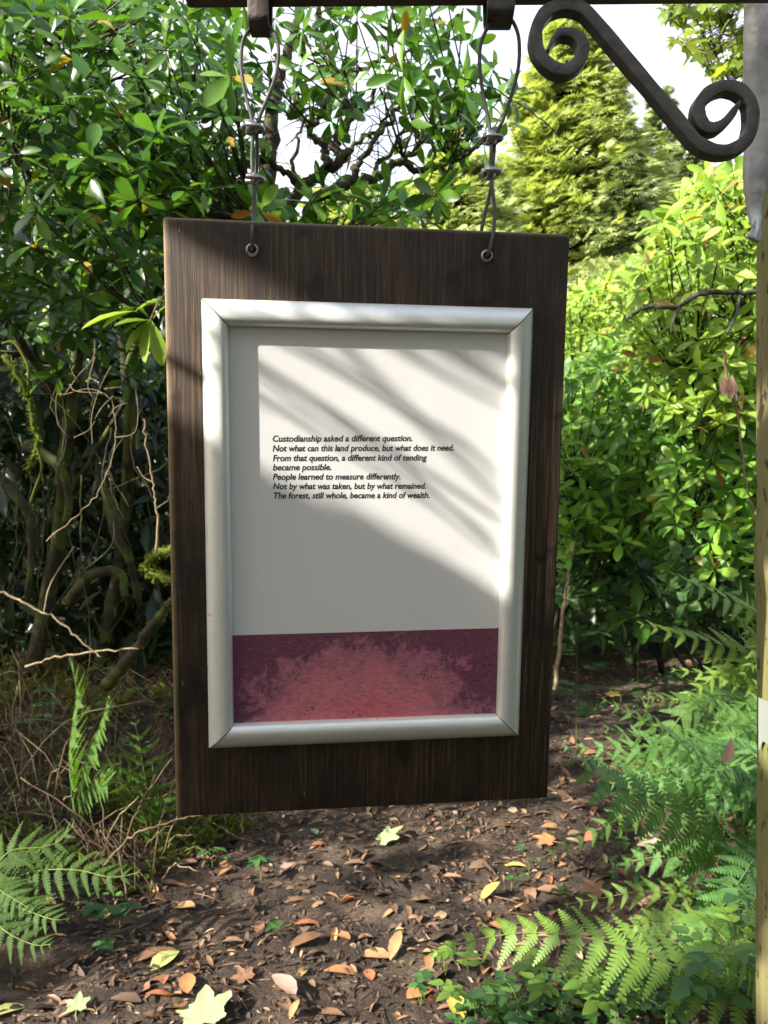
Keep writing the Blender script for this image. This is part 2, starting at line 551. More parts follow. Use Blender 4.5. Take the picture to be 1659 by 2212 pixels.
# ------------------------------------------------------------------ leaf templates (local y = along the leaf, z = upper side)
def leaf_t(st, wd, fold=.25, droop=.12, tip=0.0):
    v = []; q = []
    for s, w in zip(st, wd):
        z = -droop * s * s
        v += [(-w, s, z + fold * w), (0, s, z), (w, s, z + fold * w)]
    for i in range(len(st) - 1):
        a = i * 3
        q += [(a, a + 1, a + 4, a + 3), (a + 1, a + 2, a + 5, a + 4)]
    return np.array(v), np.array(q)


LANCE = leaf_t([0, .12, .35, .62, .84, .95, 1.], [.012, .045, .125, .175, .13, .065, .006], .26, .16)
LANCE_S = leaf_t([0, .3, .65, 1.], [.015, .12, .145, .01], .3, .12)
OVATE = leaf_t([0, .12, .3, .55, .8, 1.], [.015, .20, .29, .25, .13, .008], .2, .1)
OVATE_S = leaf_t([0, .35, .7, 1.], [.03, .28, .22, .01], .2, .1)


def lobed(depth=.5, lobes=5, n=41):
    """a palmate leaf as a fan strip between midline and outline"""
    a = np.linspace(-2.55, 2.55, n)
    r = np.zeros(n)
    for k, ang in enumerate(np.linspace(-1.95, 1.95, lobes)):
        L = [.62, .88, 1., .88, .62][k] if lobes == 5 else 1
        d = np.abs(a - ang) / .52
        r = np.maximum(r, L * (1 - depth * np.clip(d, 0, 1) ** .8))
    r *= 1 + .05 * np.sin(a * 23)
    pts = np.stack([np.sin(a) * r * .62, .35 + np.cos(a) * r * .62, .06 * np.abs(np.sin(a * 3)) * r], 1)
    c = np.array([[0, .22, 0]])
    v = np.vstack([c, pts]); q = [(0, i, i + 1, i + 2) for i in range(1, n - 1, 2)]
    return v, np.array(q)


LOBED = lobed(.52)


def pinna_t(n=11, w=.15):
    v = []; q = []
    for i in range(n):
        t0 = i / n; t1 = (i + 1) / n
        h = w * (1 - t0) ** .75 * (1.0 if i else .8)
        b = len(v)
        v += [(0, t0, 0), (0, t1, 0)]
        sk = .06
        for sgn in (-1, 1):
            v += [(sgn * h, t0 + .55 / n + sk * (1 - t0), -.10 * h), (sgn * h * .8, t0 + .95 / n + sk * (1 - t0), -.10 * h)]
        q += [(b, b + 1, b + 3, b + 2), (b + 1, b, b + 4, b + 5)]
    v = np.array(v); v[:, 2] -= .10 * v[:, 1] ** 2
    return v, np.array(q)


PINNA = pinna_t()


def sphere_dirs(n):
    d = rng.normal(size=(n, 3)); return nrm(d)


def whorl(mb, c, a, L, k=7, tmpl=LANCE, m=0, spread=(50, 98), young=False):
    """one rosette of leaves round axis a"""
    a = nrm(np.asarray(a, float)); r = nrm(np.cross(a, [.3, .9, .2])); s = np.cross(a, r)
    ph = np.arange(k) * 2.39996 + rng.uniform(0, 6.28) + rng.uniform(-.25, .25, k)
    th = np.radians(np.linspace(spread[0], spread[1], k) + rng.uniform(-9, 9, k))
    rad = np.cos(ph)[:, None] * r + np.sin(ph)[:, None] * s
    y = np.cos(th)[:, None] * a + np.sin(th)[:, None] * rad
    y[:, 2] -= .12
    z = np.sin(th)[:, None] * a - np.cos(th)[:, None] * rad + rng.normal(0, .16, (k, 3))
    sc = L * rng.uniform(.72, 1.12, k)
    W = sc * rng.uniform(.85, 1.35, k)
    mb.inst(tmpl, c + .012 * y, y, z, np.stack([W, sc, sc * rng.uniform(.4, 1.7, k)], 1), m)


def in_poly(x, y, poly):
    x = np.asarray(x, float); y = np.asarray(y, float); r = np.zeros(x.shape, bool)
    n = len(poly)
    for i in range(n):
        x1, y1 = poly[i]; x2, y2 = poly[(i + 1) % n]
        with np.errstate(divide='ignore', invalid='ignore'):
            c = ((y1 > y) != (y2 > y)) & (x < (x2 - x1) * (y - y1) / (y2 - y1 + 1e-12) + x1)
        r ^= c
    return r


def sample_poly(poly, n, depth, jitter=1.0):
    """n points in the place whose bearing falls in a region, at a spread of depths"""
    P = np.array(poly, float); lo = P.min(0); hi = P.max(0); out = []
    while len(out) < n:
        c = rng.uniform(lo, hi, (n * 3, 2)); c = c[in_poly(c[:, 0], c[:, 1], poly)]
        out += list(c)
    out = np.array(out[:n]); d = rng.uniform(depth[0], depth[1], n)
    return np.stack([(out[:, 0] - CX) / F * d, d, EYE - (out[:, 1] - CY) / F * d], 1)


def relax(p, dmin):
    keep = []
    for c in p:
        if all(np.sum((c - k) ** 2) > dmin * dmin for k in keep): keep.append(c)
    return np.array(keep)


def link_twigs(mb, nodes, tips, r0=.004, m=0, sag=.04):
    nodes = np.asarray(nodes)
    for t in tips:
        d = np.sum((nodes - t) ** 2, 1) + np.where(nodes[:, 2] > t[2], .15, 0)
        nd = nodes[np.argmin(d)]
        mid = (nd + t) / 2 + rng.normal(0, .02, 3) - np.array([0, 0, sag * np.linalg.norm(nd - t)])
        p = smooth_path([nd, mid, t], 4)
        mb.tube(p, np.linspace(r0 * (1 + np.linalg.norm(nd - t)), .0022, len(p)), 5, m, False)


def limb(mb, pts, r0, r1, sides=7, m=0, wob=.012, n=6):
    p = smooth_path(pts, n)
    p[1:-1] += rng.normal(0, wob * .4, (len(p) - 2, 3))
    mb.tube(p, np.linspace(r0, r1, len(p)), sides, m)
    return p


# ------------------------------------------------------------------ the hanging sign
rv = np.array([.1217, .1252, -.0040]); tv = np.array([-.0151, -.0183, -.7896])
th = np.linalg.norm(rv); k = rv / th
K = np.array([[0, -k[2], k[1]], [k[2], 0, -k[0]], [-k[1], k[0], 0]])
RB = np.eye(3) + math.sin(th) * K + (1 - math.cos(th)) * K @ K
C = np.array([[1, 0, 0], [0, 0, -1], [0, 1, 0]])
RW = C @ RB; OW = C @ tv + np.array([0, 0, EYE])
SUNB = RW.T @ SUN                         # sun direction in the board's own axes


def loc(u, v, w=0.): return RW @ np.array([u, v, w]) + OW


def uv(px, py, w=0.):
    d = np.array([(px - CX) / F, 1, -(py - CY) / F]); n = RW[:, 2]; p0 = OW + n * w
    o = np.array([0, 0, EYE]); t = ((p0 - o) @ n) / (d @ n)
    return (RW.T @ (o + d * t - OW))[:2]


sign = bpy.data.objects.new('hanging_sign', None); COL.objects.link(sign)
mw = Matrix.Identity(4)
for i in range(3):
    for j in range(3): mw[i][j] = RW[i, j]
    mw[i][3] = OW[i]
sign.matrix_world = mw
sign['local'] = 1
sign.empty_display_size = .1
tag(sign, 'dark stained plywood board with silver framed poem, hung from two steel cables', 'sign')
BL, BR, BT, BB = .1994, .2015, .3008, .3013
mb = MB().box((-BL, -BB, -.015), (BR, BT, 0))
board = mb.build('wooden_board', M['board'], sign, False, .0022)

HOLES = [uv(545, 540), uv(1052, 553)]
for h in HOLES:
    e = MB(); n = 24
    prof = [(.0034, -.0152), (.0034, .0012), (.0042, .0022), (.0058, .0018), (.0064, .0001)]
    a = np.arange(n) * 2 * math.pi / n
    V = np.array([[(h[0] + r * math.cos(t), h[1] + r * math.sin(t), z) for t in a] for r, z in prof]).reshape(-1, 3)
    q = [(i * n + j, i * n + (j + 1) % n, (i + 1) * n + (j + 1) % n, (i + 1) * n + j) for i in range(len(prof) - 1) for j in range(n)]
    e.add(V, q)
    e.build('eyelet', M['steel'], sign)
    d = MB(); V = [(h[0], h[1], .0008)] + [(h[0] + .0035 * math.cos(t), h[1] + .0035 * math.sin(t), .0008) for t in a]
    d.add(V, None, [(0, 1 + j, 1 + (j + 1) % n) for j in range(n)])
    d.build('eyelet_hole', M['gap'], sign)

FW, FH, RAILW = .329 / 2, .452 / 2, .0253
frame = bpy.data.objects.new('snap_frame', None); COL.objects.link(frame); frame.parent = sign; frame['local'] = 1; frame.empty_display_size = .05
PROF = [(.0, .0005), (.0, .0042), (.0018, .0066), (.0045, .0098), (.0075, .0124), (.011, .0145), (.0145, .0156), (.0175, .0158), (.0205, .0146), (.0232, .0118), (.0248, .0082), (.0253, .0042), (.0253, .0014)]
corners = [(-FW, FH), (FW, FH), (FW, -FH), (-FW, -FH)]
PROF = [(d, h * .8) for d, h in PROF]
for i in range(4):
    a = np.array(corners[i]); b = np.array(corners[(i + 1) % 4]); t = nrm(b - a); inn = np.array([t[1], -t[0]])
    if inn @ (-(a + b) / 2) < 0: inn = -inn
    V = []; n = len(PROF); gap = .00035
    for end, sg in ((a, 1), (b, -1)):
        for d, h in PROF:
            p = end + inn * d + t * sg * (d + gap); V.append((p[0], p[1], h))
    q = [(j, j + 1, n + j + 1, n + j) for j in range(n - 1)]
    m2 = MB().add(V, q)
    m2.build('frame_rail', M['alu'], frame)
    # dark mitre joint plate under each corner
    c = a; s1 = nrm(-c) * 0; 
for cx_, cy_ in corners:
    jm = MB()
    sx = -1 if cx_ > 0 else 1; sy = -1 if cy_ > 0 else 1
    V = []
    for d, h in PROF:
        for o in (-.0006, .0006):
            V.append((cx_ + sx * (d - o / 2), cy_ + sy * (d + o / 2), h + .0004))
    jm.add(V, [(2 * j, 2 * j + 1, 2 * j + 3, 2 * j + 2) for j in range(len(PROF) - 1)])
    jm.build('mitre_joint', M['gap'], frame)

poster = MB()
IW, IH = FW - .012, FH - .012
nu, nv = 40, 56
U, Vv = np.meshgrid(np.linspace(-IW, IW, nu), np.linspace(-IH, IH, nv))
def zpap(u, v): return .0011 + .00025 * np.sin(u * 31 + v * 9) * np.sin(v * 17 + 1)
Z = zpap(U, Vv)
b0 = (np.arange(nv - 1)[:, None] * nu + np.arange(nu - 1)[None]).ravel()
poster.add(np.stack([U.ravel(), Vv.ravel(), Z.ravel()], 1), np.stack([b0, b0 + 1, b0 + nu + 1, b0 + nu], 1))
poster = poster.build('poster', M['paper'], sign)
poster['local'] = 1
tl = uv(500, 1373, .0018); tr = uv(1078, 1357, .0018)
vt0 = tl[1] + (tr[1] - tl[1]) / (tr[0] - tl[0]) * (-IW - tl[0]); vt1 = tl[1] + (tr[1] - tl[1]) / (tr[0] - tl[0]) * (IW - tl[0])
art = MB(); A = []
for j in range(12):
    for i in range(24):
        u = -IW + 2 * IW * i / 23; top = vt0 + (vt1 - vt0) * i / 23; vv = -IH + (top + IH) * j / 11; A.append((u, vv, float(zpap(u, vv)) + .00012))
art.add(A, [(j * 24 + i, j * 24 + i + 1, j * 24 + i + 25, j * 24 + i + 24) for j in range(11) for i in range(23)])
art.build('printed_artwork', M['art'], poster)

LINES = [('Custodianship asked a different question.', 589, 891, 954), ('Not what can this land produce, but what does it need.', 589, 981, 975),
         ('From that question, a different kind of tending', 589.5, 922.5, 996), ('became possible.', 589.5, 716, 1016),
         ('People learned to measure differently.', 589.5, 865.5, 1036.5), ('Not by what was taken, but by what remained.', 590, 920.5, 1057),
         ('The forest, still whole, became a kind of wealth.', 591, 928.5, 1077)]
tm = MB()
for body, x0, x1, yb in LINES:
    cu = bpy.data.curves.new('lettering', 'FONT'); cu.body = body; cu.size = .01; cu.shear = .16; cu.offset = .00026; cu.resolution_u = 5
    to = bpy.data.objects.new('lettering', cu); COL.objects.link(to)
    me = bpy.data.meshes.new_from_object(to.evaluated_get(bpy.context.evaluated_depsgraph_get()))
    co = np.zeros(len(me.vertices) * 3); me.vertices.foreach_get('co', co); co = co.reshape(-1, 3)
    a = uv(x0, yb, .002); b = uv(x1, yb + (x1 - x0) * -.004, .002)
    sx = (b[0] - a[0]) / (co[:, 0].max() - co[:, 0].min())
    sy = .87
    x = (co[:, 0] - co[:, 0].min()) * sx + a[0]
    y = co[:, 1] * sy + a[1] + (b[1] - a[1]) * (x - a[0]) / (b[0] - a[0])
    tris = []
    me.calc_loop_triangles()
    for lt in me.loop_triangles: tris.append(tuple(lt.vertices))
    tm.add(np.stack([x, y, zpap(x, y) + .00012], 1), None, tris)
    bpy.data.objects.remove(to); bpy.data.meshes.remove(me)
tm.build('lettering', M['ink'], poster, False)

# ------------------------------------------------------------------ cables
def rope(mb, path, r=.0019, lay=.017, strands=6):
    P = np.asarray(path, float)
    seg = np.linalg.norm(np.diff(P, axis=0), axis=1); L = np.concatenate([[0], np.cumsum(seg)])
    s = np.arange(0, L[-1], .0016); P = np.stack([np.interp(s, L, P[:, i]) for i in range(3)], 1)
    tan = nrm(np.gradient(P, axis=0)); a = nrm(np.cross(tan, [0.05, 1, 0.02])); b = np.cross(tan, a)
    for kx in range(strands):
        ph = s / lay * 2 * math.pi + kx * 2 * math.pi / strands
        mb.tube(P + r * .66 * (np.cos(ph)[:, None] * a + np.sin(ph)[:, None] * b), r * .40, 5, 0, False)


def clamp(root, c, left_len, tilt=0., with_nuts=True):
    """a wire rope grip: saddle to one side with nuts, U-bolt round the strands"""
    part = MB()
    ax = nrm(np.array([-1, -.25, tilt])); up = np.array([0, 0, 1.]); up = nrm(up - ax * (up @ ax)); fr = np.cross(ax, up)
    # saddle body
    P = [c - ax * .003, c + ax * .001, c + ax * left_len * .55, c + ax * left_len * .6]
    part.tube(np.array(P), [.005, .0074, .0072, .0058], 12)
    part.tube(np.array([c + ax * left_len * .58, c + ax * left_len * .8, c + ax * left_len]), [.0048, .0046, .0036], 6)
    sad = part.build('clamp', M['steel'], root)
    ub = MB(); pts = []
    for t in np.linspace(-math.pi / 2, math.pi / 2, 13):
        pts.append(c + fr * .0058 * math.sin(t) - ax * (.0028 + .0060 * math.cos(t)))
    pts = [c + fr * -.0058 + ax * .009] + pts + [c + fr * .0058 + ax * .009]
    ub.tube(np.array(pts), .0025, 8)
    u = ub.build('u_bolt', M['steel'])
    u.parent = sad; u.matrix_parent_inverse = sad.matrix_world.inverted()


YB = .772      # depth of the beam
def cp(lst): return [at(x, y, d) for x, y, d in lst]


hl = loc(*HOLES[0], .003); hr = loc(*HOLES[1], .003)
hole_l_in = loc(*HOLES[0], -.004); hole_r_in = loc(*HOLES[1], -.004)
bk_l = loc(HOLES[0][0], HOLES[0][1], -.019); bk_r = loc(HOLES[1][0], HOLES[1][1], -.019)
c1 = thing('wire_cable', at(548, 280, .77), 'twisted steel cable through the board eyelet nearer the rhododendron, its clips well apart', 'cable', 'cables the sign hangs from')
mb = MB()
front = [(560, 54, .780), (545, 60, .779), (530, 78, .771), (523, 100, .77), (521, 140, .769), (527, 190, .768), (537, 230, .767), (545, 262, .766), (545.5, 300, .765), (544.5, 345, .764), (547, 388, .762), (549, 410, .760), (548, 470, .757)]
rope(mb, smooth_path(cp(front) + [loc(HOLES[0][0] + .0006, HOLES[0][1] + .018, .0045), hl, hole_l_in], 10))
back = [(560, 54, .780), (578, 57, .780), (592, 72, .774), (601, 100, .774), (601, 130, .774), (594, 170, .773), (577, 215, .772), (560, 255, .77), (555, 280, .769), (556, 340, .769), (552, 388, .769), (551, 410, .772)]
rope(mb, smooth_path(cp(back) + [loc(HOLES[0][0] + .001, BT + .004, -.019), bk_l], 10))
mb.build('cable_strand', M['cable'], c1)
clamp(c1, at(549, 277, .766), .0135, .08)
clamp(c1, at(550, 388, .763), .004, 0)
c2 = thing('wire_cable', at(1063, 300, .78), 'twisted steel cable on the scroll bracket side, two clips close together and strands splaying below', 'cable', 'cables the sign hangs from')
mb = MB()
front = [(1084, 36, .780), (1066, 42, .780), (1048, 70, .773), (1038, 100, .773), (1036, 140, .774), (1043, 200, .775), (1053, 250, .776), (1060, 292, .776), (1061, 330, .776), (1061, 373, .775), (1063, 405, .773), (1068, 450, .771), (1067, 490, .769)]
rope(mb, smooth_path(cp(front) + [loc(HOLES[1][0] + .0035, HOLES[1][1] + .014, .0045), hr, hole_r_in], 10))
back = [(1084, 36, .780), (1104, 42, .780), (1118, 70, .776), (1122, 105, .778), (1119, 150, .78), (1105, 205, .782), (1085, 262, .783), (1071, 292, .784), (1067, 330, .784), (1063, 373, .784), (1060, 410, .786)]
rope(mb, smooth_path(cp(back) + [loc(uv(1050, 500)[0], BT + .004, -.019), bk_r], 10))
mb.build('cable_strand', M['cable'], c2)
clamp(c2, at(1064, 299, .778), .0135, -.03)
clamp(c2, at(1061, 373, .777), .0105, -.10)

# ------------------------------------------------------------------ the sign post with its iron arm
PX0 = (1616 - CX) / F * 1.015
post = thing('sign_post', (PX0 + .06, .955, float(gh(.5, 1.0))), 'weathered timber sign post with iron crossbar and scroll bracket holding the board', 'post')
pm = MB(); nseg = 130; nn = 20; V = []
for i in range(nseg):
    z = -.1 + 2.75 * i / (nseg - 1)
    for j in range(nn):
        t = 2 * math.pi * j / nn
        ct, st_ = math.cos(t), math.sin(t)
        r = .06 / (abs(ct) ** 5 + abs(st_) ** 5) ** .2
        wob = .0035 * (float(vnoise(z * 5.3, j * .7, 9)) - .5) + .0015 * (float(vnoise(z * 23, j * 1.7, 10)) - .5)
        bulge = .009 * math.exp(-((z - 1.44) / .035) ** 2) * max(0, -ct) ** 2
        V.append((PX0 + .06 + ct * (r + wob + bulge), .955 + st_ * (r + wob), z))
q = [(i * nn + j, i * nn + (j + 1) % nn, (i + 1) * nn + (j + 1) % nn, (i + 1) * nn + j) for i in range(nseg - 1) for j in range(nn)]
pm.add(V, q); pm.build('timber_post', M['post'], post)
# paper label on the post
z0, z1 = EYE - (1645 - CY) / F * .9, EYE - (1541 - CY) / F * .9
lab = MB(); V = []; nl = 9
for i in range(nl):
    f = i / (nl - 1)
    yy = .978 - f * .08
    zb = z0 + .004 * math.sin(f * 9) - (.012 if i == 0 else 0)
    xx = PX0 - .0032 - .0012 * (1 - min(f * 4, 1)) ** 2
    V += [(xx, yy, zb), (xx, yy, z1)]
lab.add(V, [(2 * i, 2 * i + 2, 2 * i + 3, 2 * i + 1) for i in range(nl - 1)])
lab.build('paper_label', simple('weathered label', (.20, .215, .19), .6, 0, (60, .3, .001)), post)
# crossbar
zb0 = at(395, 18, YB + .02)[2] - .001
x0 = at(395, 14, YB)[0]
bar = MB(); V = []
for x, dz in ((x0, 0), (PX0 + .08, .006)):
    for y in (YB - .004, YB + .02):
        for z in (zb0, zb0 + .034): V.append((x, y, z + dz))
bar.add(V, [(0, 1, 3, 2), (4, 6, 7, 5), (0, 4, 5, 1), (2, 3, 7, 6), (0, 2, 6, 4), (1, 5, 7, 3)])
bar.build('crossbar', M['iron_rust'], post, False, .003)


def strap(px0, px1, pyb, taper, mat):
    s = MB(); V = []; w0 = at(px0, 0, YB)[0]; w1 = at(px1, 0, YB)[0]; wc = (w0 + w1) / 2; hw = (w1 - w0) / 2
    yc = YB + .008; ro = .0165; ri = .012; zb = at(px0, pyb + 17, yc + .010)[2]
    path = [(-1, zb0 + .042)] + [(math.cos(t), None, t) for t in np.linspace(math.pi, 2 * math.pi, 11)] + [(1, zb0 + .042)]
    prof = []
    for p in path:
        if len(p) == 2: prof.append((yc + p[0] * ro, yc + p[0] * ri, p[1], p[1]))
        else:
            t = p[2]; prof.append((yc + math.cos(t) * ro, yc + math.cos(t) * ri, zb + ro * .6 + math.sin(t) * ro * .6, zb + ro * .6 + math.sin(t) * ri * .6 + .0))
    for yo, yi, zo, zi in prof:
        k = hw * (1 - taper * ss((zb0 - zo) / max(zb0 - zb, .01)))
        V += [(wc - k, yo, zo), (wc + k, yo, zo), (wc + k, yi, zi), (wc - k, yi, zi)]
    q = []
    for i in range(len(prof) - 1):
        for j in range(4):
            q.append((i * 4 + j, i * 4 + (j + 1) % 4, (i + 1) * 4 + (j + 1) % 4, (i + 1) * 4 + j))
    s.add(V, q); s.build('strap_loop', mat, post, False, .001)


strap(536, 583, 69, .06, M['iron_rust'])
strap(1047, 1113, 53, .14, M['iron'])


def flat_bar(mb, px, w, depth, y0):
    """square bar bent along a path in the bracket's own plane"""
    P = smooth_path([(at(x, y, y0)[0], at(x, y, y0)[2], 0) for x, y in px], 10)
    n = len(P); tan = nrm(np.gradient(P, axis=0)); nr = np.stack([-tan[:, 1], tan[:, 0], tan[:, 2] * 0], 1)
    s = np.linspace(0, 1, n); ww = np.interp(s, [0, .05, .14, .88, .96, 1], [.2, .6, 1, 1, .6, .2]) * w / 2
    V = []
    for i in range(n):
        wob = 1 + .035 * math.sin(i * .33) + .02 * math.sin(i * .81 + 1)
        for sg, yy in ((-1, 0), (1, 0), (1, depth), (-1, depth)):
            p = P[i] + nr[i] * ww[i] * sg * wob; V.append((p[0], y0 + yy, p[1]))
    q = [(i * 4 + j, i * 4 + (j + 1) % 4, i * 4 + 4 + (j + 1) % 4, i * 4 + 4 + j) for i in range(n - 1) for j in range(4)]
    q += [(3, 2, 1, 0), ((n - 1) * 4, (n - 1) * 4 + 1, (n - 1) * 4 + 2, (n - 1) * 4 + 3)]
    mb.add(V, q)


sb = MB()
flat_bar(sb, [(1184, 108), (1195, 84), (1213, 69), (1236, 70), (1255, 84), (1261, 104), (1251, 130), (1226, 148), (1196, 143), (1170, 119), (1159, 88), (1163, 50), (1185, 19), (1222, 7), (1255, 13), (1282, 36), (1350, 116), (1427, 207), (1474, 264), (1507, 303), (1549, 323), (1588, 319), (1617, 296), (1628, 256), (1623, 217), (1602, 192), (1571, 184), (1537, 195), (1514, 222), (1513, 249), (1527, 271), (1549, 273), (1573, 257), (1590, 233), (1600, 217)], .0126, .015, .774)
sb.build('scroll_bracket', M['iron'], post, False, .0022)
pl = MB()
out_l = [(1606, -60), (1605, 60), (1604, 180), (1603, 300), (1601, 400), (1606, 440), (1611, 475), (1608, 505), (1599, 537)]
out_r = [(1800, -60), (1800, 60), (1780, 180), (1700, 300), (1660, 380), (1650, 420), (1641, 455), (1629, 490), (1602, 538)]
L = smooth_path([(x, y, 0) for x, y in out_l], 6); Rr = smooth_path([(x, y, 0) for x, y in out_r], 6)
V = []; n = len(L)
for i in range(n):
    f = i / (n - 1); yy = .836 - .02 * ss((f - .7) / .3)
    for t in np.linspace(0, 1, 7):
        x = L[i][0] * (1 - t) + Rr[i][0] * t; y = L[i][1] * (1 - t) + Rr[i][1] * t
        p = at(x, y, .84)
        V.append((p[0], yy - .008 * math.sin(t * math.pi) + .0025 * (float(vnoise(x * .06, y * .06, 4)) - .5), p[2]))
pl.add(V, [(i * 7 + j, i * 7 + j + 1, i * 7 + j + 8, i * 7 + j + 7) for i in range(n - 1) for j in range(6)])
po = pl.build('mounting_plate', M['iron_grey'], post)
so = po.modifiers.new('thickness', 'SOLIDIFY'); so.thickness = .007; so.offset = 1
# back bar joining plate and crossbar to the timber
bb = MB().box((.44, .846, 1.93), (PX0 + .09, .897, 2.0)); bb.build('bracket_foot', M['iron'], post, False, .003)

# ------------------------------------------------------------------ shrubs
def shrub(name, label, base, cat='shrub', group=None):
    return thing(name, base, label, cat, group)


# points the sun reaches; leaves of the shading trees and shrubs keep clear of these rays
LIT = []          # points that the sun reaches: (point, radius)
def lit_px(px, py, Y, r): LIT.append((at(px, py, Y), r))
def lit_g(px, py, r): LIT.append((ground_at(px, py), r))


for a in ((720, 2040, .17), (790, 2090, .13), (640, 1995, .10), (700, 1800, .10), (850, 1815, .12), (620, 1830, .07), (480, 2200, .16), (300, 2190, .12), (180, 2210, .07), (400, 2130, .08), (1200, 1790, .14), (1260, 1740, .12), (1150, 1830, .10),
          (1400, 1480, .26), (1480, 1430, .30), (1330, 1540, .18), (1440, 1520, .2), (1260, 1600, .14), (990, 1900, .06), (1110, 1870, .07), (1060, 1935, .05), (560, 1890, .07), (410, 1960, .07), (1280, 1630, .09), (1000, 2190, .13), (1120, 2190, .14), (1400, 2180, .16), (1500, 2200, .12), (1000, 1760, .06), (560, 2020, .05), (350, 2085, .06)):
    lit_g(*a)
for a in ((60, 850, 2.92, .10), (75, 960, 2.95, .08), (40, 790, 2.9, .06), (70, 1060, 2.95, .05), (170, 850, 2.75, .09), (235, 860, 2.74, .09), (200, 900, 2.75, .08), (130, 880, 2.76, .06), (235, 1020, 2.75, .05), (260, 960, 2.75, .05), (330, 1080, 2.7, .055), (320, 960, 2.7, .05), (338, 1150, 2.7, .04), (290, 690, 2.88, .10), (220, 690, 2.82, .08), (330, 660, 2.92, .07), (300, 750, 2.88, .07),
          (340, 1220, 2.8, .06), (360, 1255, 2.8, .05), (1100, 2030, 2.02, .11), (1250, 2035, 1.98, .12), (1400, 2060, 1.98, .11), (1000, 2050, 2.1, .08), (1200, 2100, 2.0, .10), (1350, 2130, 2.0, .10), (1330, 1940, 2.65, .10), (1480, 1935, 2.65, .09), (1550, 2010, 2.3, .09), (1590, 2130, 2.0, .10), (1290, 1870, 2.6, .06),
          (110, 90, 3.0, .10), (340, 165, 3.0, .12), (395, 150, 3.0, .10), (260, 55, 3.0, .08), (150, 285, 3.0, .09), (30, 245, 2.9, .09), (470, 120, 3.0, .12), (60, 30, 3.0, .1), (20, 130, 3.0, .09), (200, 110, 3.1, .09), (420, 50, 3.0, .12), (90, 480, 2.9, .08), (240, 500, 2.9, .08)):
    lit_px(*a)
for _ in range(230):       # the shrubs right of the board stand in the sun above the shade line
    px = rng.uniform(1190, 1700); lim = 1130 - (px - 1200) * .42
    lit_px(px, rng.uniform(250, lim), rng.uniform(3.4, 7.5), .16)
for _ in range(60):
    lit_px(rng.uniform(1200, 1640), rng.uniform(900, 1330), rng.uniform(3.8, 5.4), .06)
for _ in range(40):
    lit_px(rng.uniform(450, 1120), rng.uniform(-60, 480), rng.uniform(2.6, 3.6), .09)
for _ in range(46):
    lit_g(rng.uniform(250, 1250), rng.uniform(1760, 2205), rng.uniform(.03, .07))
for _ in range(50):
    lit_px(rng.uniform(1300, 1620), rng.uniform(1430, 1800), rng.uniform(2.3, 3.6), .07)
for _ in range(44):
    lit_px(rng.uniform(1000, 1620), rng.uniform(1920, 2205), rng.uniform(1.95, 2.3), .09)
for _ in range(34):
    lit_px(rng.uniform(-20, 520), rng.uniform(-40, 420), rng.uniform(2.5, 3.4), .09)
for _ in range(40):
    lit_px(rng.uniform(1420, 1700), rng.uniform(-60, 230), rng.uniform(4.2, 5.0), .12)
LP = np.array([p for p, r in LIT]); LR = np.array([r for p, r in LIT])


LPATH = LP[(LP[:, 2] < .9) & (LP[:, 0] > .9) & (LP[:, 1] > 2.8)]
LHEDGE = LP[(LP[:, 0] > .7) & (LP[:, 2] > 1.9) & (LP[:, 1] > 3.3)]
LOWLEFT = (LP[:, 2] < 2.35) & (LP[:, 0] < -.8) & (LP[:, 2] > .9)


def ray_d(pts, targets):
    d = pts[:, None] - targets[None]; t = np.clip(d @ SUN, 0, None); return np.linalg.norm(d - t[..., None] * SUN, axis=2)


def seen(p): return (p[:, 1] > .05) & (np.abs(p[:, 0]) < .56 * p[:, 1] + .25) & (np.abs(p[:, 2] - EYE) < .72 * p[:, 1] + .3)




# --- A: rhododendron filling the upper left
A = shrub('rhododendron', 'dense dark green rhododendron with glossy leaves hanging over the mossy bank', (-1.9, 4.0, float(gh(-1.9, 4.0))))
br = MB(); nodes = []
for pts, r0, r1 in (
        ([(60, 1500, 4.3), (120, 1200, 4.2), (150, 900, 4.0), (180, 600, 3.8), (150, 300, 3.6), (120, 60, 3.4)], .05, .014),
        ([(200, 1520, 4.5), (260, 1200, 4.4), (280, 900, 4.3), (260, 620, 4.1), (330, 380, 3.8), (300, 180, 3.5), (270, 20, 3.4)], .045, .012),
        ([(150, 900, 4.0), (60, 760, 3.8), (-40, 600, 3.5), (-90, 400, 3.2)], .03, .01),
        ([(260, 620, 4.1), (180, 520, 3.8), (90, 420, 3.4), (20, 300, 3.1)], .022, .008),
        ([(275, 800, 4.2), (330, 640, 3.9), (420, 520, 3.6), (470, 380, 3.5)], .022, .008),
        ([(180, 600, 3.8), (300, 520, 3.5), (420, 470, 3.3), (545, 470, 3.2)], .02, .010),
        ([(330, 380, 3.8), (250, 300, 3.5), (180, 200, 3.2), (150, 90, 3.0)], .016, .006),
        ([(330, 380, 3.8), (400, 250, 3.6), (430, 120, 3.5), (450, 0, 3.4)], .016, .006),
        ([(120, 1100, 4.2), (220, 960, 4.0), (300, 800, 3.7), (345, 700, 3.4)], .02, .006)):
    nodes.append(limb(br, cp(pts), r0, r1, 8))
nodes = np.vstack(nodes)
tips = relax(np.vstack([
    sample_poly([(-120, -50), (520, -50), (520, 330), (420, 470), (-120, 470)], 640, (2.5, 3.9)),
    sample_poly([(-120, 440), (360, 440), (360, 640), (300, 720), (-120, 700)], 170, (2.6, 3.8)), sample_poly([(-120, 700), (380, 700), (380, 860), (-120, 820)], 40, (3.4, 4.2)),
    sample_poly([(330, 300), (560, 300), (560, 490), (330, 480)], 70, (3.2, 4.0))]), .088)
tips = tips[(ray_d(tips, LP[LOWLEFT]) > .17).all(1) & (ray_d(tips, LHEDGE[::3]) > .10).all(1) & (ray_d(tips, LPATH) > .2).all(1)]
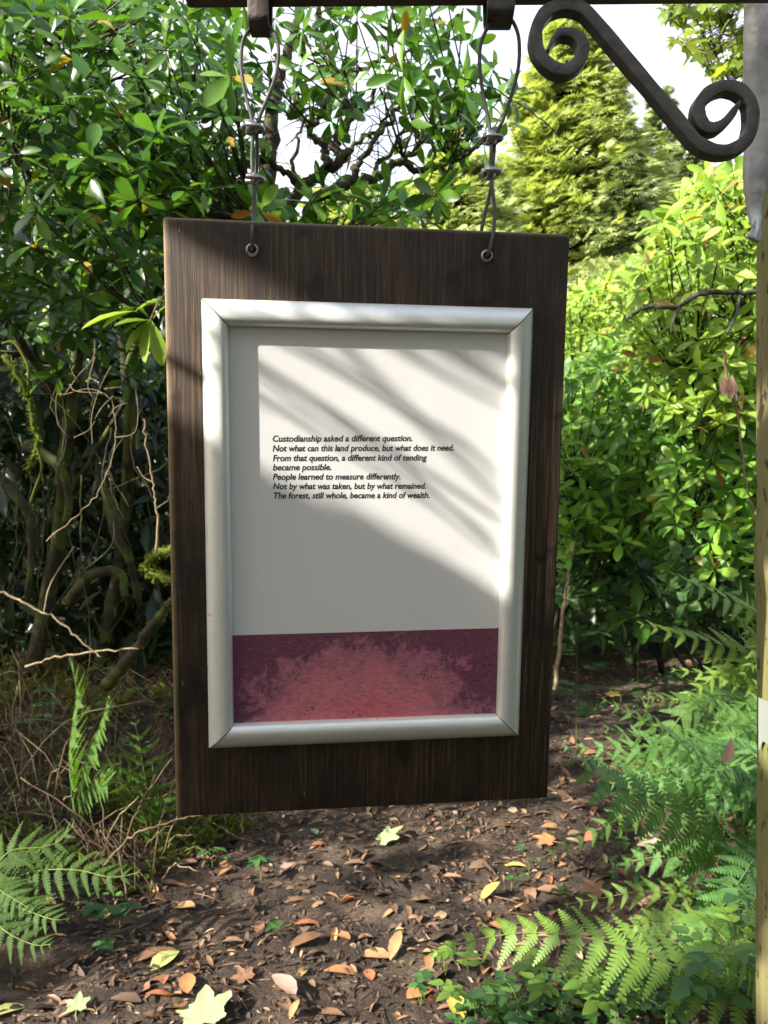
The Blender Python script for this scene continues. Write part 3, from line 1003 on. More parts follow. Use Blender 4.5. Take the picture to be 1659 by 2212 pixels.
fol = MB()
for t in tips:
    a = np.array([.0, -.35, .85]) + rng.normal(0, .38, 3)
    if rng.random() < .25: a = np.array([rng.normal(0, .5), -.6, .25])
    whorl(fol, t, a, rng.uniform(.08, .13), int(rng.integers(5, 9)), LANCE, 0, (38, 115))
link_twigs(br, nodes, tips, .004)
# low drooping leaf sprays along the shaded front
for px, py, Y, L in ((300, 560, 3.0, .13), (180, 640, 3.1, .14), (240, 560, 3.2, .12), (60, 540, 3.1, .14), (20, 690, 3.2, .12), (150, 720, 3.4, .12)):
    whorl(fol, at(px, py, Y), (rng.normal(0, .3), -.5, .5), L, 8, LANCE, 0, (60, 125))
fol.build('foliage', M['rhodo'], A); br.build('branches', M['bark'], A)

# the sunlit spray beside the board's edge, on its own drooping twig of the shrub
tw = MB(); p = smooth_path(cp([(430, 560, 3.2), (380, 610, 3.05), (345, 650, 2.95), (325, 692, 2.9), (322, 700, 2.9)]), 5); tw.tube(p, np.linspace(.006, .003, len(p)), 6)
fs = MB()
def leaf_to(mb, a, b, Y, Y2, w=.5, m=0, up=(0, -.5, .85), tmpl=LANCE):
    p = at(*a, Y); q2 = at(*b, Y2); L = np.linalg.norm(q2 - p)
    mb.inst(tmpl, [p], [q2 - p], [np.array(up) + rng.normal(0, .15, 3)], [[L * w * 2, L, L * 1.3]], m)
for a, b in (((325, 690), (262, 748)), ((325, 690), (350, 780)), ((322, 688), (300, 660)), ((322, 690), (262, 710)), ((325, 692), (300, 775)), ((322, 692), (245, 690)), ((330, 690), (352, 655)), ((326, 690), (285, 735))):
    leaf_to(fs, a, b, 2.9, 2.86, .5)
for a, b in (((290, 672), (170, 688)), ((290, 672), (262, 650)), ((288, 672), (218, 694)), ((290, 675), (325, 640)), ((300, 668), (345, 640))):
    leaf_to(fs, a, b, 2.86, 2.8, .42)
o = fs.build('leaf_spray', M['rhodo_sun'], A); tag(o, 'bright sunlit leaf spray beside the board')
tw.build('spray_twig', M['twig_brown'], A)

# --- B: open twisty rhododendron behind the board top
def z2(l, Y): return [at(464.5 + x * .4, y * .4, Y + (i * .03)) for i, (x, y) in enumerate(l)]
B = shrub('rhododendron', 'open rhododendron with twisted mossy branches and sky showing through, above the board', (-.55, 4.3, float(gh(-.55, 4.3))))
br = MB(); nodes = []
for l, Y, r0, r1 in (
        ([(180, 2900), (230, 2000), (270, 1050), (285, 850), (310, 650), (330, 480), (380, 330), (430, 180), (470, 20)], 3.5, .055, .016),
        ([(260, 1500), (340, 1200), (470, 1015), (530, 970), (610, 900), (580, 790), (500, 680), (440, 560), (400, 480)], 3.3, .032, .009),
        ([(610, 900), (690, 850), (640, 780), (740, 645), (705, 540), (660, 400), (620, 290), (560, 200), (540, 80)], 3.3, .024, .007),
        ([(380, 1400), (560, 1090), (740, 1000), (860, 960), (990, 890), (1130, 910), (1280, 880), (1380, 800), (1440, 775)], 3.1, .026, .007),
        ([(735, 990), (770, 880), (860, 760), (950, 640), (1010, 500), (1060, 380)], 3.15, .016, .005),
        ([(255, 870), (350, 910), (460, 1015)], 3.35, .016, .014),
        ([(990, 890), (1090, 800), (1180, 720), (1300, 620), (1400, 520)], 3.05, .013, .005),
        ([(1285, 880), (1305, 770), (1335, 650)], 3.0, .009, .004),
        ([(700, 840), (780, 760), (880, 700), (960, 560)], 3.2, .012, .005),
        ([(640, 1300), (820, 1150), (930, 1080), (1080, 1085)], 3.1, .014, .006),
        ([(700, 400), (760, 372), (840, 370), (920, 290), (960, 180)], 3.25, .012, .005),
        ([(500, 680), (560, 640), (600, 540), (640, 460)], 3.3, .012, .005),
        ([(400, 650), (440, 560), (520, 440), (600, 330)], 3.4, .012, .005),
        ([(860, 960), (900, 860), (1000, 720), (1050, 600)], 3.2, .012, .005),
        ([(440, 1060), (420, 900), (440, 740), (500, 620)], 3.4, .012, .005),
        ([(740, 645), (830, 560), (900, 430), (1000, 330), (1100, 220)], 3.2, .012, .005)):
    nodes.append(limb(br, z2(l, Y), r0, r1, 8, wob=.02))
nodes = np.vstack(nodes)
# hair-fine dead twiglets hanging off the limbs
for _ in range(230):
    s = nodes[rng.integers(len(nodes))]; d = nrm(np.array([rng.normal(0, 1), rng.normal(0, .5), rng.normal(-.1, .8)])) * rng.uniform(.05, .22)
    if s[2] < 1.9: continue
    p = smooth_path([s, s + d * .5 + rng.normal(0, .015, 3), s + d], 3); br.tube(p, np.linspace(.0035, .001, len(p)), 4, 0, False)
tips = relax(np.vstack([
    sample_poly([(440, -50), (1010, -50), (1000, 60), (900, 110), (700, 90), (560, 120), (440, 120)], 62, (2.6, 3.8)),
    sample_poly([(440, 120), (560, 120), (540, 480), (420, 480)], 30, (2.9, 3.8)),
    sample_poly([(560, 120), (780, 90), (800, 320), (620, 230)], 30, (2.9, 3.6)),
    sample_poly([(800, 60), (1000, 60), (1010, 330), (880, 330), (820, 200)], 36, (2.6, 3.4)),
    sample_poly([(930, 150), (1110, 200), (1120, 260), (1000, 320), (930, 300)], 26, (2.5, 3.0)),
    sample_poly([(560, 420), (800, 410), (960, 400), (960, 500), (560, 500)], 40, (2.6, 3.4)),
    sample_poly([(900, 240), (1050, 250), (1040, 330), (900, 360)], 12, (2.7, 3.2)),
    np.array(cp([(955, 165, 2.6), (1010, 95, 2.6), (1062, 160, 2.7), (1090, 215, 2.6), (915, 470, 2.6), (940, 420, 2.6), (560, 455, 2.5), (600, 450, 2.5), (870, 160, 2.5), (770, 40, 2.5)]))]), .085)
tips = tips[(ray_d(tips, LHEDGE[::3]) > .085).all(1) & (ray_d(tips, LPATH) > .12).all(1)]
fol = MB()
for t in tips:
    a = np.array([.1, -.3, .8]) + rng.normal(0, .45, 3)
    if rng.random() < .3: a = np.array([rng.normal(0, .6), -.4, -.1])
    whorl(fol, t, a, rng.uniform(.085, .125), int(rng.integers(5, 9)), LANCE, 0, (35, 112))
link_twigs(br, nodes, tips, .0035)
fol.build('foliage', M['rhodo'], B); br.build('branches', M['bark'], B)

# --- dark evergreen mass behind A (and low behind the board)
D1 = shrub('evergreen_thicket', 'shadowy evergreen thicket filling the dark hollow behind the mossy stems', (-2.2, 6.2, float(gh(-2.2, 6.2))))
fol = MB(); br = MB()
pts = np.vstack([sample_poly([(-200, 250), (430, 250), (480, 480), (640, 700), (700, 1700), (-200, 1700)], 4200, (5.2, 7.4)), sample_poly([(-300, 850), (760, 850), (760, 1560), (-300, 1560)], 4200, (5.6, 9.5)),
                 sample_poly([(-200, -150), (330, -150), (400, 300), (-200, 320)], 900, (5.0, 6.8)), sample_poly([(-200, 640), (700, 640), (700, 1420), (-200, 1420)], 3400, (4.35, 5.3))])
pts = pts[(ray_d(pts, LPATH) > .26).all(1)]
fol.inst(LANCE_S, pts, nrm(rng.normal(0, 1, pts.shape) + [0, -.2, -.4]), rng.normal(0, .6, pts.shape) + [0, -.3, 1], rng.uniform(.14, .24, len(pts)))
for _ in range(9):
    x = rng.uniform(-3.4, -.2); y = rng.uniform(4.6, 6.4); zz = float(gh(x, y)); l = rng.normal(0, .5, 2)
    limb(br, [(x, y, zz - .05), (x + l[0] * .3, y + .1, zz + .8), (x + l[0] * .9, y + l[1] * .3, zz + 1.7), (x + l[0] * 1.3, y + l[1], zz + 3.0)], rng.uniform(.02, .05), .01, 7, wob=.03)
far = sample_poly([(-350, 330), (420, 330), (640, 560), (800, 900), (800, 1430), (-350, 1430)], 3800, (8.5, 12.0))
far = far[(ray_d(far, LPATH) > .3).all(1)]
fol.inst(LANCE_S, far, nrm(rng.normal(0, 1, far.shape) + [0, 0, -.4]), rng.normal(0, .6, far.shape) + [0, -.6, .8], rng.uniform(.34, .5, len(far)))
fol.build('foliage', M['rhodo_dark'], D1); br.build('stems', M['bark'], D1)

# --- right hand rhododendrons
def hedge(label, base, polys, depth, n, L, dmin, mat, tmpl, limbs, lk=(5, 8), nm='rhododendron'):
    T = shrub(nm, label, base); br = MB(); fol = MB(); nodes = []
    for l, r0, r1 in limbs: nodes.append(limb(br, l, r0, r1, 6))
    nodes = np.vstack(nodes)
    tips = relax(np.vstack([sample_poly(p, int(n * w), depth) for p, w in polys]), dmin)
    tips = tips[(ray_d(tips, LPATH) > .16).all(1)]
    for t in tips:
        a = np.array([-.5, -.45, .6]) + rng.normal(0, .33, 3)
        whorl(fol, t, a, rng.uniform(*L), int(rng.integers(*lk)), tmpl, 0, (40, 105))
    link_twigs(br, nodes, tips, .003)
    fol.build('foliage', mat, T); br.build('branches', M['bark_dark'], T)
    return T


def rlimbs(base, tops, r0=.02):
    b = np.array(base, float); out = []
    for t in tops:
        t = np.array(t, float); m1 = b + (t - b) * .4 + np.array([0, .1, .12]); out.append(([b, m1, b + (t - b) * .75 + rng.normal(0, .06, 3), t], r0, .006))
    return out


bx = (2.2, 4.6, float(gh(2.2, 4.6)))
hedge('sunlit rhododendron with bright young rosettes beside the post, below the scroll', bx,
      [([(1430, 470), (1520, 380), (1700, 330), (1700, 900), (1500, 930), (1340, 800), (1340, 660)], 1), ], (3.3, 4.7), 760, (.08, .118), .085, M['rhodo_sun'], LANCE,
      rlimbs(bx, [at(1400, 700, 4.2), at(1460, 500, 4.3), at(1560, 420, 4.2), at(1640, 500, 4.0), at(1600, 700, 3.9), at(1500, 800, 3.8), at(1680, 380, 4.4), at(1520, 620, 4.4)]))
bx = (1.2, 6.2, float(gh(1.2, 6.2)))
hedge('mid green rhododendron rising behind the board edge on the shady side of the path', bx,
      [([(1150, 820), (1300, 760), (1420, 820), (1460, 1000), (1440, 1180), (1150, 1230)], 1)], (4.2, 5.6), 640, (.09, .14), .10, M['rhodo_mid'], LANCE,
      rlimbs(bx, [at(1230, 900, 5), at(1320, 850, 5), at(1400, 900, 4.8), at(1250, 1050, 4.6), at(1380, 1050, 4.6), at(1180, 1000, 5.2)]))
bx = (2.35, 4.1, float(gh(2.35, 4.1)))
hedge('dark leaved rhododendron in the shade close to the post, below the lichened branch', bx,
      [([(1430, 860), (1700, 820), (1700, 1200), (1560, 1260), (1430, 1120)], 1)], (3.6, 4.6), 420, (.085, .125), .09, M['rhodo_mid'], LANCE,
      rlimbs(bx, [at(1480, 950, 4.2), at(1560, 900, 4.1), at(1640, 950, 4.0), at(1500, 1100, 4.0), at(1620, 1100, 3.9)]))
bx = (2.6, 7.2, float(gh(2.6, 7.2)))
hedge('yellow green rhododendron mound in full sun, right behind the board top corner', bx,
      [([(1190, 640), (1280, 620), (1400, 560), (1480, 600), (1460, 850), (1350, 900), (1190, 900)], 1)], (6.0, 8.0), 1300, (.09, .14), .115, M['rhodo_sun'], LANCE_S,
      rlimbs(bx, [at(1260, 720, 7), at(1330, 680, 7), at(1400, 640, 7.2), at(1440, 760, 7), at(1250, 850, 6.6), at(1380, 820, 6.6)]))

bx = (2.2, 5.0, float(gh(2.2, 5.0)))
hedge('waist high leafy bush with thin oval leaves in the shade above the dark rosette', bx,
      [([(1210, 1080), (1430, 1050), (1450, 1260), (1220, 1300)], 1)], (4.6, 5.6), 200, (.08, .12), .11, M['under'], OVATE,
      rlimbs(bx, [at(1250, 1130, 5.2), at(1330, 1100, 5.1), at(1400, 1120, 5.1), at(1300, 1220, 5.0)], .012), nm='leafy_bush')
bx = (2.15, 4.2, float(gh(2.15, 4.2)))
hedge('low leafy bush of pale oval leaves under the dark shrub next to the post', bx,
      [([(1440, 1180), (1660, 1160), (1660, 1330), (1460, 1340)], 1)], (3.8, 4.8), 170, (.07, .11), .10, M['under'], OVATE,
      rlimbs(bx, [at(1480, 1220, 4.2), at(1560, 1200, 4.2), at(1620, 1220, 4.1), at(1540, 1290, 4.1)], .012), nm='leafy_bush')

# dim evergreen backing under the right hand shrubs, over the shaded end of the path
D2 = shrub('evergreen_thicket', 'shadowy evergreen thicket under the shrubs where the path disappears', (3.6, 9.4, float(gh(3.6, 9.4))))
fol = MB(); br = MB()
pts = np.vstack([sample_poly([(1100, 880), (1700, 700), (1750, 1330), (1480, 1380), (1100, 1420)], 3600, (6.6, 9.6)),
                 sample_poly([(1460, 560), (1750, 460), (1750, 900), (1460, 900)], 900, (5.2, 6.6)), sample_poly([(1100, 1080), (1800, 1050), (1800, 1370), (1100, 1390)], 2600, (6.6, 11))])
pts = pts[(ray_d(pts, LPATH) > .26).all(1)]
fol.inst(LANCE_S, pts, nrm(rng.normal(0, 1, pts.shape) + [0, -.2, -.3]), rng.normal(0, .6, pts.shape) + [0, -.3, 1], rng.uniform(.16, .26, len(pts)))
far = sample_poly([(1180, 800), (1760, 640), (1760, 1260), (1180, 1280)], 2200, (10.5, 13.0))
fol.inst(LANCE_S, far, nrm(rng.normal(0, 1, far.shape) + [0, 0, -.4]), rng.normal(0, .6, far.shape) + [0, -.6, .8], rng.uniform(.34, .5, len(far)))
for _ in range(18):
    x = rng.uniform(1.6, 6.0); y = rng.uniform(7.5, 9.6); zz = float(gh(x, y)); l = rng.normal(0, .4, 2)
    limb(br, [(x, y, zz - .05), (x + l[0] * .4, y, zz + .6), (x + l[0], y + l[1], zz + 1.6)], .025, .008, 6)
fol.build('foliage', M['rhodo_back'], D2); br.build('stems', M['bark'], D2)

# sunlit bank of brambles in the clearing
T = shrub('bramble_bank', 'pale sunlit bank of brambles in the clearing at the foot of the big conifer', (4.5, 13, float(gh(4.5, 13))), 'bushes')
pts = sample_poly([(1020, 590), (1180, 570), (1250, 575), (1330, 560), (1400, 550), (1450, 540), (1500, 600), (1480, 780), (1020, 780)], 9000, (11, 16))
fol = MB(); fol.inst(OVATE_S, pts, nrm(rng.normal(0, 1, pts.shape) + [-.3, -.5, -.1]), rng.normal(0, .5, pts.shape) + [-.2, -.4, 1], rng.uniform(.09, .2, len(pts)))
fol.build('foliage', M['meadow'], T)
br = MB()
for _ in range(30):
    x = rng.uniform(2.0, 7.0); y = rng.uniform(11.5, 15.5); zz = float(gh(x, y)); h = rng.uniform(2, 4)
    limb(br, [(x, y, zz), (x + rng.normal(0, .3), y, zz + h * .5), (x + rng.normal(0, .6), y - .2, zz + h)], .02, .005, 5)
br.build('stems', M['twig_brown'], T)

# ------------------------------------------------------------------ conifers and far trees
def spray_t():
    v = []; q = []
    for ang, L, w in ((0, 1, .07), (.6, .75, .065), (-.6, .75, .065), (1.05, .5, .06), (-1.05, .5, .06), (.3, .9, .06), (-.3, .9, .06)):
        b = len(v); c, s = math.cos(ang), math.sin(ang)
        for t, hw in ((.05, w * .4), (.55, w), (1., w * .15)):
            for sg in (-1, 1):
                x = sg * hw; y = t * L; v.append((x * c + y * s, -x * s + y * c, -.22 * (t * L) ** 2 + .04 * ang))
        q += [(b, b + 1, b + 3, b + 2), (b + 2, b + 3, b + 5, b + 4)]
    return np.array(v), np.array(q)


SPRAY = spray_t()


def conifer(name, label, apex, Y, zfrac, halfw, nb, ns, size, mat, zbase=None, seed=1, taper=.75):
    a = at(*apex, Y); base = np.array([a[0], Y, float(gh(a[0], Y))])
    T = thing(name, base, label, 'tree'); H = a[2] - base[2]
    tr = MB(); tr.tube([base - [0, 0, .3], base + [0, 0, H * .5], base + [0, 0, H * .97]], [H * .022, H * .014, .02], 8)
    P = []; Dn = []; Zn = []; Sz = []
    for i in range(nb):
        t = ((i + .5) / nb) ** .8
        d = t * H * zfrac; R = halfw * (d / (H * zfrac)) ** taper + .15
        az = i * 2.39996 + rng.uniform(-.4, .4); R *= rng.uniform(.66, 1.12) * (1 + .13 * math.sin(az * 3 + seed + d * .7))
        o = np.array([math.cos(az), math.sin(az), 0]); z0 = a[2] - d + R * .22
        for j in range(ns):
            s = rng.uniform(.30, 1.) ** .7
            sag = -R * .32 * s + R * .16 * s ** 4
            lat = np.array([-o[1], o[0], 0]) * rng.normal(0, .17) * R * s ** .5
            P.append(np.array([a[0], Y, z0]) + o * R * s + lat + np.array([0, 0, sag + rng.normal(0, .05 + .010 * R)]))
            Dn.append(o + lat / max(R, .3) * 1.3 + np.array([0, 0, rng.uniform(-.45, .25)]) + rng.normal(0, .2, 3)); Zn.append(o * .7 + SUN * .6 + np.array([0, 0, .6]) + rng.normal(0, .35, 3)); Sz.append(size * rng.uniform(.6, 1.3))
        if R > .6: tr.tube([np.array([a[0], Y, z0 + .0]), np.array([a[0], Y, z0]) + o * R * .5 - [0, 0, R * .1], np.array([a[0], Y, z0]) + o * R * .85 - [0, 0, R * .2]], [.06, .035, .012], 4, 0, False)
    cr = MB(); cr.inst(SPRAY, np.array(P), np.array(Dn), np.array(Zn), np.array(Sz))
    cr.build('crown', mat, T); tr.build('trunk', M['bark_dark'], T)
    return T


conifer('conifer_tree', 'tall pointed yellow green conifer with layered drooping sprays, between cable and scroll', (1232, 22), 24, .88, 4.9, 420, 95, .34, M['conifer'], taper=.8)
conifer('conifer_tree', 'slim greyish conifer far behind the straight rod of the scroll bracket', (1424, 190), 34, .9, 3.1, 230, 50, .42, M['conifer_blue'], seed=2)
conifer('conifer_tree', 'small pale conifer to the right of the slim greyish one, under the scroll', (1492, 300), 30, .9, 3.0, 180, 50, .4, M['conifer_blue'], seed=3)
conifer('conifer_tree', 'broad low conifer in the gap directly above the middle of the board', (985, 330), 20, .9, 3.6, 300, 54, .28, M['conifer'], seed=4, taper=.6)
conifer('conifer_tree', 'dark conifer at the foot of the big yellow green one, beside the bramble bank', (1352, 330), 21, .9, 1.7, 140, 50, .3, M['conifer_blue'], seed=6, taper=.6)
conifer('conifer_tree', 'rounded yellow green tree glimpsed through the twisted mossy branches', (760, 400), 22, .9, 3.2, 240, 46, .32, M['conifer'], seed=5, taper=.5)
conifer('conifer_tree', 'green tree half hidden behind the left trunk of the open rhododendron', (520, 420), 24, .9, 3.0, 180, 26, .6, M['conifer_blue'], seed=7, taper=.5)
conifer('conifer_tree', 'pale tree showing in gaps of the dense rhododendron near the picture corner', (250, 330), 26, .9, 4.0, 200, 26, .62, M['conifer'], seed=8, taper=.5)

# maple reaching in from the upper right
mpb = (3.6, 5.6, float(gh(3.6, 5.6)))
T = thing('maple_tree', mpb, 'maple bough with sunlit star shaped leaves hanging beside the post top', 'tree')
br = MB(); nodes = []
nodes.append(limb(br, [mpb, (3.6, 5.5, 2.2), (3.4, 5.3, 4.2), (3.0, 5.0, 5.6)], .11, .05, 9))
for l in ([(3.4, 5.3, 4.2), at(1720, -120, 5.0), at(1600, -60, 4.8), at(1490, -40, 4.7)], [(3.4, 5.3, 4.4), at(1660, -100, 4.8), at(1580, 30, 4.6), at(1545, 120, 4.5)], [(3.4, 5.3, 4.0), at(1720, 20, 4.8), at(1640, 100, 4.6), at(1580, 185, 4.5)], [(3.4, 5.3, 4.4), at(1600, -160, 4.8), at(1490, -20, 4.6), at(1470, 60, 4.5)]):
    nodes.append(limb(br, l, .018, .003, 5))
nodes = np.vstack(nodes)
tips = np.vstack([sample_poly([(1425, -140), (1720, -140), (1720, 60), (1600, 130), (1560, 165), (1480, 110), (1430, 50)], 420, (4.2, 5.2)), sample_poly([(1570, 130), (1700, 60), (1700, 260), (1590, 200)], 40, (4.2, 5.0))])
fol = MB(); yd = rng.normal(0, .5, tips.shape) + [-.2, -.3, -.7]
fol.inst(LOBED, tips, yd, rng.normal(0, .45, tips.shape) + [-.4, -.6, .55], rng.uniform(.085, .135, len(tips)))
link_twigs(br, nodes, tips, .002)
fol.build('crown', M['maple'], T); br.build('trunk', M['bark_dark'], T)

# ------------------------------------------------------------------ ferns
def frond(root, pts, L, mat=None, n=22, face=(-.05, -.85, .8), name='frond', start=.08, label=None, wf=1.15):
    """pts: rachis in the place, root first; L: longest pinna"""
    P = smooth_path(pts, 8); seg = np.linalg.norm(np.diff(P, axis=0), axis=1); cum = np.concatenate([[0], np.cumsum(seg)]); cum /= cum[-1]
    s = np.linspace(start, .985, n); pos = np.stack([np.interp(s, cum, P[:, i]) for i in range(3)], 1)
    tn = nrm(np.stack([np.interp(s, cum, np.gradient(P, axis=0)[:, i]) for i in range(3)], 1))
    fc = np.array(face, float); nm = nrm(fc - tn * (tn @ fc)[:, None]); side = np.cross(tn, nm)
    prof = np.interp(s, [0, .12, .3, .55, .8, .95, 1], [.45, .75, 1, .97, .68, .32, .12])
    f = MB(); f.tube(P, np.linspace(.0028, .0008, len(P)), 5, 1, False)
    for sg in (-1, 1):
        an = np.radians(np.interp(s, [0, 1], [78, 42])) + rng.normal(0, .07, n)
        yd = np.cos(an)[:, None] * tn + sg * np.sin(an)[:, None] * side - .14 * nm + rng.normal(0, .05, (n, 3))
        yd[:, 2] -= .10
        ln = L * prof * rng.uniform(.88, 1.08, n)
        f.inst(PINNA, pos, yd, nm + rng.normal(0, .12, (n, 3)), np.stack([ln * wf * np.interp(s, [0, 1], [1., 1.25]), ln, ln], 1), 0)
    o = f.build(name, [mat, M['stem_green']], root)
    if label: o['label'] = label
    return o


def fern(label, base, fronds, mat, group=None, **kw):
    T = thing('fern', base, label, 'fern', group)
    for pts, L in fronds:
        frond(T, pts, L, mat, **kw)
    return T


def gp(x, y): return np.array([x, y, float(gh(x, y))])


# arching bluish frond over the path, right of the board's foot
b = gp(1.55, 2.75)
fern('bluish green fern arching a broad frond over the path beside the board foot', b, [
    ([b, at(1600, 1880, 2.62), at(1520, 1800, 2.5), at(1400, 1722, 2.4), at(1310, 1690, 2.32), at(1232, 1636, 2.25)], .19),
    ([b, at(1650, 1850, 2.5), at(1600, 1900, 2.3), at(1540, 1990, 2.2), at(1490, 2030, 2.15)], .14),
    ([b, at(1650, 1750, 2.6), at(1560, 1690, 2.6), at(1470, 1690, 2.55), at(1400, 1740, 2.5)], .13),
    ([b, at(1640, 1860, 2.6), at(1560, 1860, 2.55), at(1430, 1850, 2.6), at(1320, 1870, 2.7)], .11),
], M['fern_blue'], n=15, wf=1.55, face=(-.1, -1, .75))
b = gp(1.30, 2.05)
fern('bright sunlit fern with a long level frond across the lower foreground', b, [
    ([b, at(1600, 2150, 2.0), at(1480, 2095, 1.98), at(1330, 2040, 1.98), at(1180, 2015, 2.02), at(1050, 2025, 2.06), at(930, 2060, 2.1)], .14),
    ([b, at(1640, 2080, 2.15), at(1540, 2010, 2.2), at(1420, 1990, 2.25), at(1330, 2010, 2.3)], .11),
    ([b, at(1670, 2120, 2.0), at(1600, 2070, 1.95), at(1520, 2060, 1.95), at(1440, 2090, 1.95)], .10),
], M['fern_bright'], n=21, wf=1.3, face=(-.05, -.6, 1))
b = gp(1.75, 2.95)
fern('light green fern with a thin frond reaching over fallen leaves below the bluish fern', b, [
    ([b, at(1640, 1980, 2.7), at(1530, 1945, 2.65), at(1400, 1925, 2.65), at(1300, 1940, 2.7), at(1215, 1955, 2.75)], .10),
    ([b, at(1650, 1990, 2.7), at(1590, 1990, 2.6), at(1500, 2010, 2.55), at(1420, 2020, 2.5)], .10),
    ([b, at(1660, 1960, 2.7), at(1640, 2050, 2.4), at(1620, 2120, 2.3)], .10),
], M['fern_bright'])
for i, (bx, by, tipsl, mt, lab) in enumerate((
        (1.85, 3.3, [(1340, 1670), (1430, 1620), (1540, 1590), (1390, 1720)], 'fern', 'fern on the path edge whose fronds droop toward the fallen leaves, mid green'),
        (2.15, 3.8, [(1490, 1580), (1540, 1550), (1600, 1540), (1490, 1640)], 'fern', 'feathery fern halfway up the path edge with dull green overlapping fronds'),
        (2.55, 4.6, [(1530, 1490), (1580, 1450), (1620, 1450), (1650, 1500)], 'fern_bright', 'yellowish fern farther up the path near the post'),
        (1.95, 3.0, [(1460, 1590), (1560, 1600), (1500, 1660), (1620, 1660)], 'fern_blue', 'blue green fern crowded beside the post at label height'),
        (2.1, 3.4, [(1630, 1300), (1600, 1340), (1580, 1420), (1650, 1380)], 'fern_bright', 'sunlit fern tips peeping out beside the green part of the post'))):
    b = gp(bx, by); fr = []
    for px, py in tipsl:
        d = by - rng.uniform(.3, .6); tip = at(px, py, d)
        m1 = b + (tip - b) * .35; m1[2] = max(m1[2], b[2] + .2) + .06; m2 = b + (tip - b) * .72; m2[2] += .06
        fr.append(([b, m1, m2, tip], rng.uniform(.12, .16)))
        for e in range(4):
            t2 = tip + rng.normal(0, .16, 3); m3 = m1 + rng.normal(0, .06, 3); m4 = m2 + rng.normal(0, .08, 3)
            fr.append(([b, m3, m4, t2], rng.uniform(.10, .15)))
    fern(lab, b, fr, M[mt])
# left hand ferns
b = gp(-1.35, 3.35)
fern('upright fern on the left bank with one frond seen edge on', b, [
    ([b, at(150, 1640, 3.2), at(158, 1560, 3.15), at(165, 1490, 3.1), at(150, 1420, 3.1)], .17),
    ([b, at(185, 1640, 3.2), at(210, 1580, 3.1), at(225, 1540, 3.0), at(235, 1500, 2.95)], .14),
    ([b, at(200, 1690, 3.2), at(230, 1690, 3.05), at(215, 1670, 2.95)], .10),
], M['fern'], n=17, face=(-.9, -.32, .25))
b = gp(-1.0, 3.35)
fern('grey green fern with level pinnae standing close to the board lower corner', b, [
    ([b, at(320, 1720, 3.2), at(310, 1660, 3.15), at(300, 1600, 3.1), at(292, 1560, 3.1)], .16),
    ([b, at(300, 1730, 3.2), at(262, 1680, 3.1), at(225, 1650, 3.0), at(190, 1660, 2.95)], .12)], M['fern'], n=11, wf=.85)
b = gp(-1.55, 2.75)
fern('fern in the lower left corner, drooping fronds with toothed pinnae', b, [
    ([b, at(20, 1900, 2.7), at(90, 1880, 2.6), at(170, 1880, 2.55), at(240, 1895, 2.5), at(300, 1885, 2.48)], .125),
    ([b, at(-20, 1940, 2.6), at(40, 1960, 2.5), at(110, 1985, 2.4), at(150, 1985, 2.4)], .12),
    ([b, at(-30, 1900, 2.6), at(20, 1840, 2.6), at(90, 1830, 2.6), at(130, 1815, 2.6), at(160, 1780, 2.6)], .12),
    ([b, at(-40, 1960, 2.5), at(10, 2010, 2.4), at(70, 2040, 2.35), at(110, 2040, 2.3)], .11),
    ([b, at(-40, 1900, 2.6), at(10, 1930, 2.5), at(60, 1960, 2.42)], .11)], M['fern_deep'], n=16, wf=1.0)

# ------------------------------------------------------------------ seedlings and herbs
def herb(label, base, h, kind, mat, L=.05, n=5, group=None, name='seedling', lean=None):
    base = np.array(base, float)
    T = thing(name, base, label, 'plant', group)
    st = MB(); lf = MB(); lean = np.array(lean if lean is not None else rng.normal(0, .2, 2))
    top = base + np.array([lean[0] * h, lean[1] * h, h]); p = smooth_path([base - [0, 0, .01], base + [lean[0] * h * .3, lean[1] * h * .3, h * .55], top], 5)
    st.tube(p, np.linspace(.0022, .001, len(p)), 5)
    if kind == 'trefoil':
        for j in range(n):
            c = top + np.append(rng.normal(0, .03, 2), rng.uniform(-.02, .01)) if j else top
            if j: st.tube(smooth_path([base, (base + c) / 2 + rng.normal(0, .01, 3), c], 3), .0011, 4, 0, False)
            an = rng.uniform(0, 6.28) + np.arange(3) * 2.094
            y = np.stack([np.cos(an), np.sin(an), np.full(3, -.1)], 1)
            lf.inst(OVATE, np.repeat(c[None], 3, 0), y, np.array([[0, -.25, 1]] * 3) + rng.normal(0, .15, (3, 3)), L * rng.uniform(.8, 1.1, 3))
    elif kind == 'pinnate':
        for j in range(n):
            an = j * 1.9 + rng.uniform(0, 1); a = p[int(len(p) * (.35 + .6 * j / n))]
            d = np.array([math.cos(an), math.sin(an) * .8, .25]); e = a + d * L * 2.0
            q = smooth_path([a, a + d * L + [0, 0, .008], e], 3); st.tube(q, .001, 4, 0, False)
            sd = nrm(np.cross(d, [0, 0, 1]))
            for t in (.45, .8):
                for sg in (-1, 1): lf.inst(OVATE, [a + d * L * 2 * t], [sd * sg + d * .5], [np.array([0, -.2, 1]) + rng.normal(0, .15, 3)], L * rng.uniform(.8, 1.05))
            lf.inst(OVATE, [e], [d - np.array([0, 0, .3])], [np.array([0, -.2, 1]) + rng.normal(0, .15, 3)], L * 1.15)
    elif kind == 'rosette':
        whorl(lf, top, (0, -.15, 1), L, n, LANCE, 0, (35, 112))
    elif kind == 'grass':
        an = rng.uniform(0, 6.28, n); y = np.stack([np.cos(an) * .45, np.sin(an) * .45, np.ones(n)], 1)
        lf.inst(leaf_t([0, .4, .8, 1], [.02, .022, .015, .002], .3, .35), np.repeat(base[None], n, 0), y, np.stack([np.cos(an), np.sin(an), np.full(n, -.3)], 1), L * rng.uniform(.7, 1.2, n))
    lf.build('leaves', mat, T)
    if kind != 'grass': st.build('stem', M['stem_green'], T)
    return T


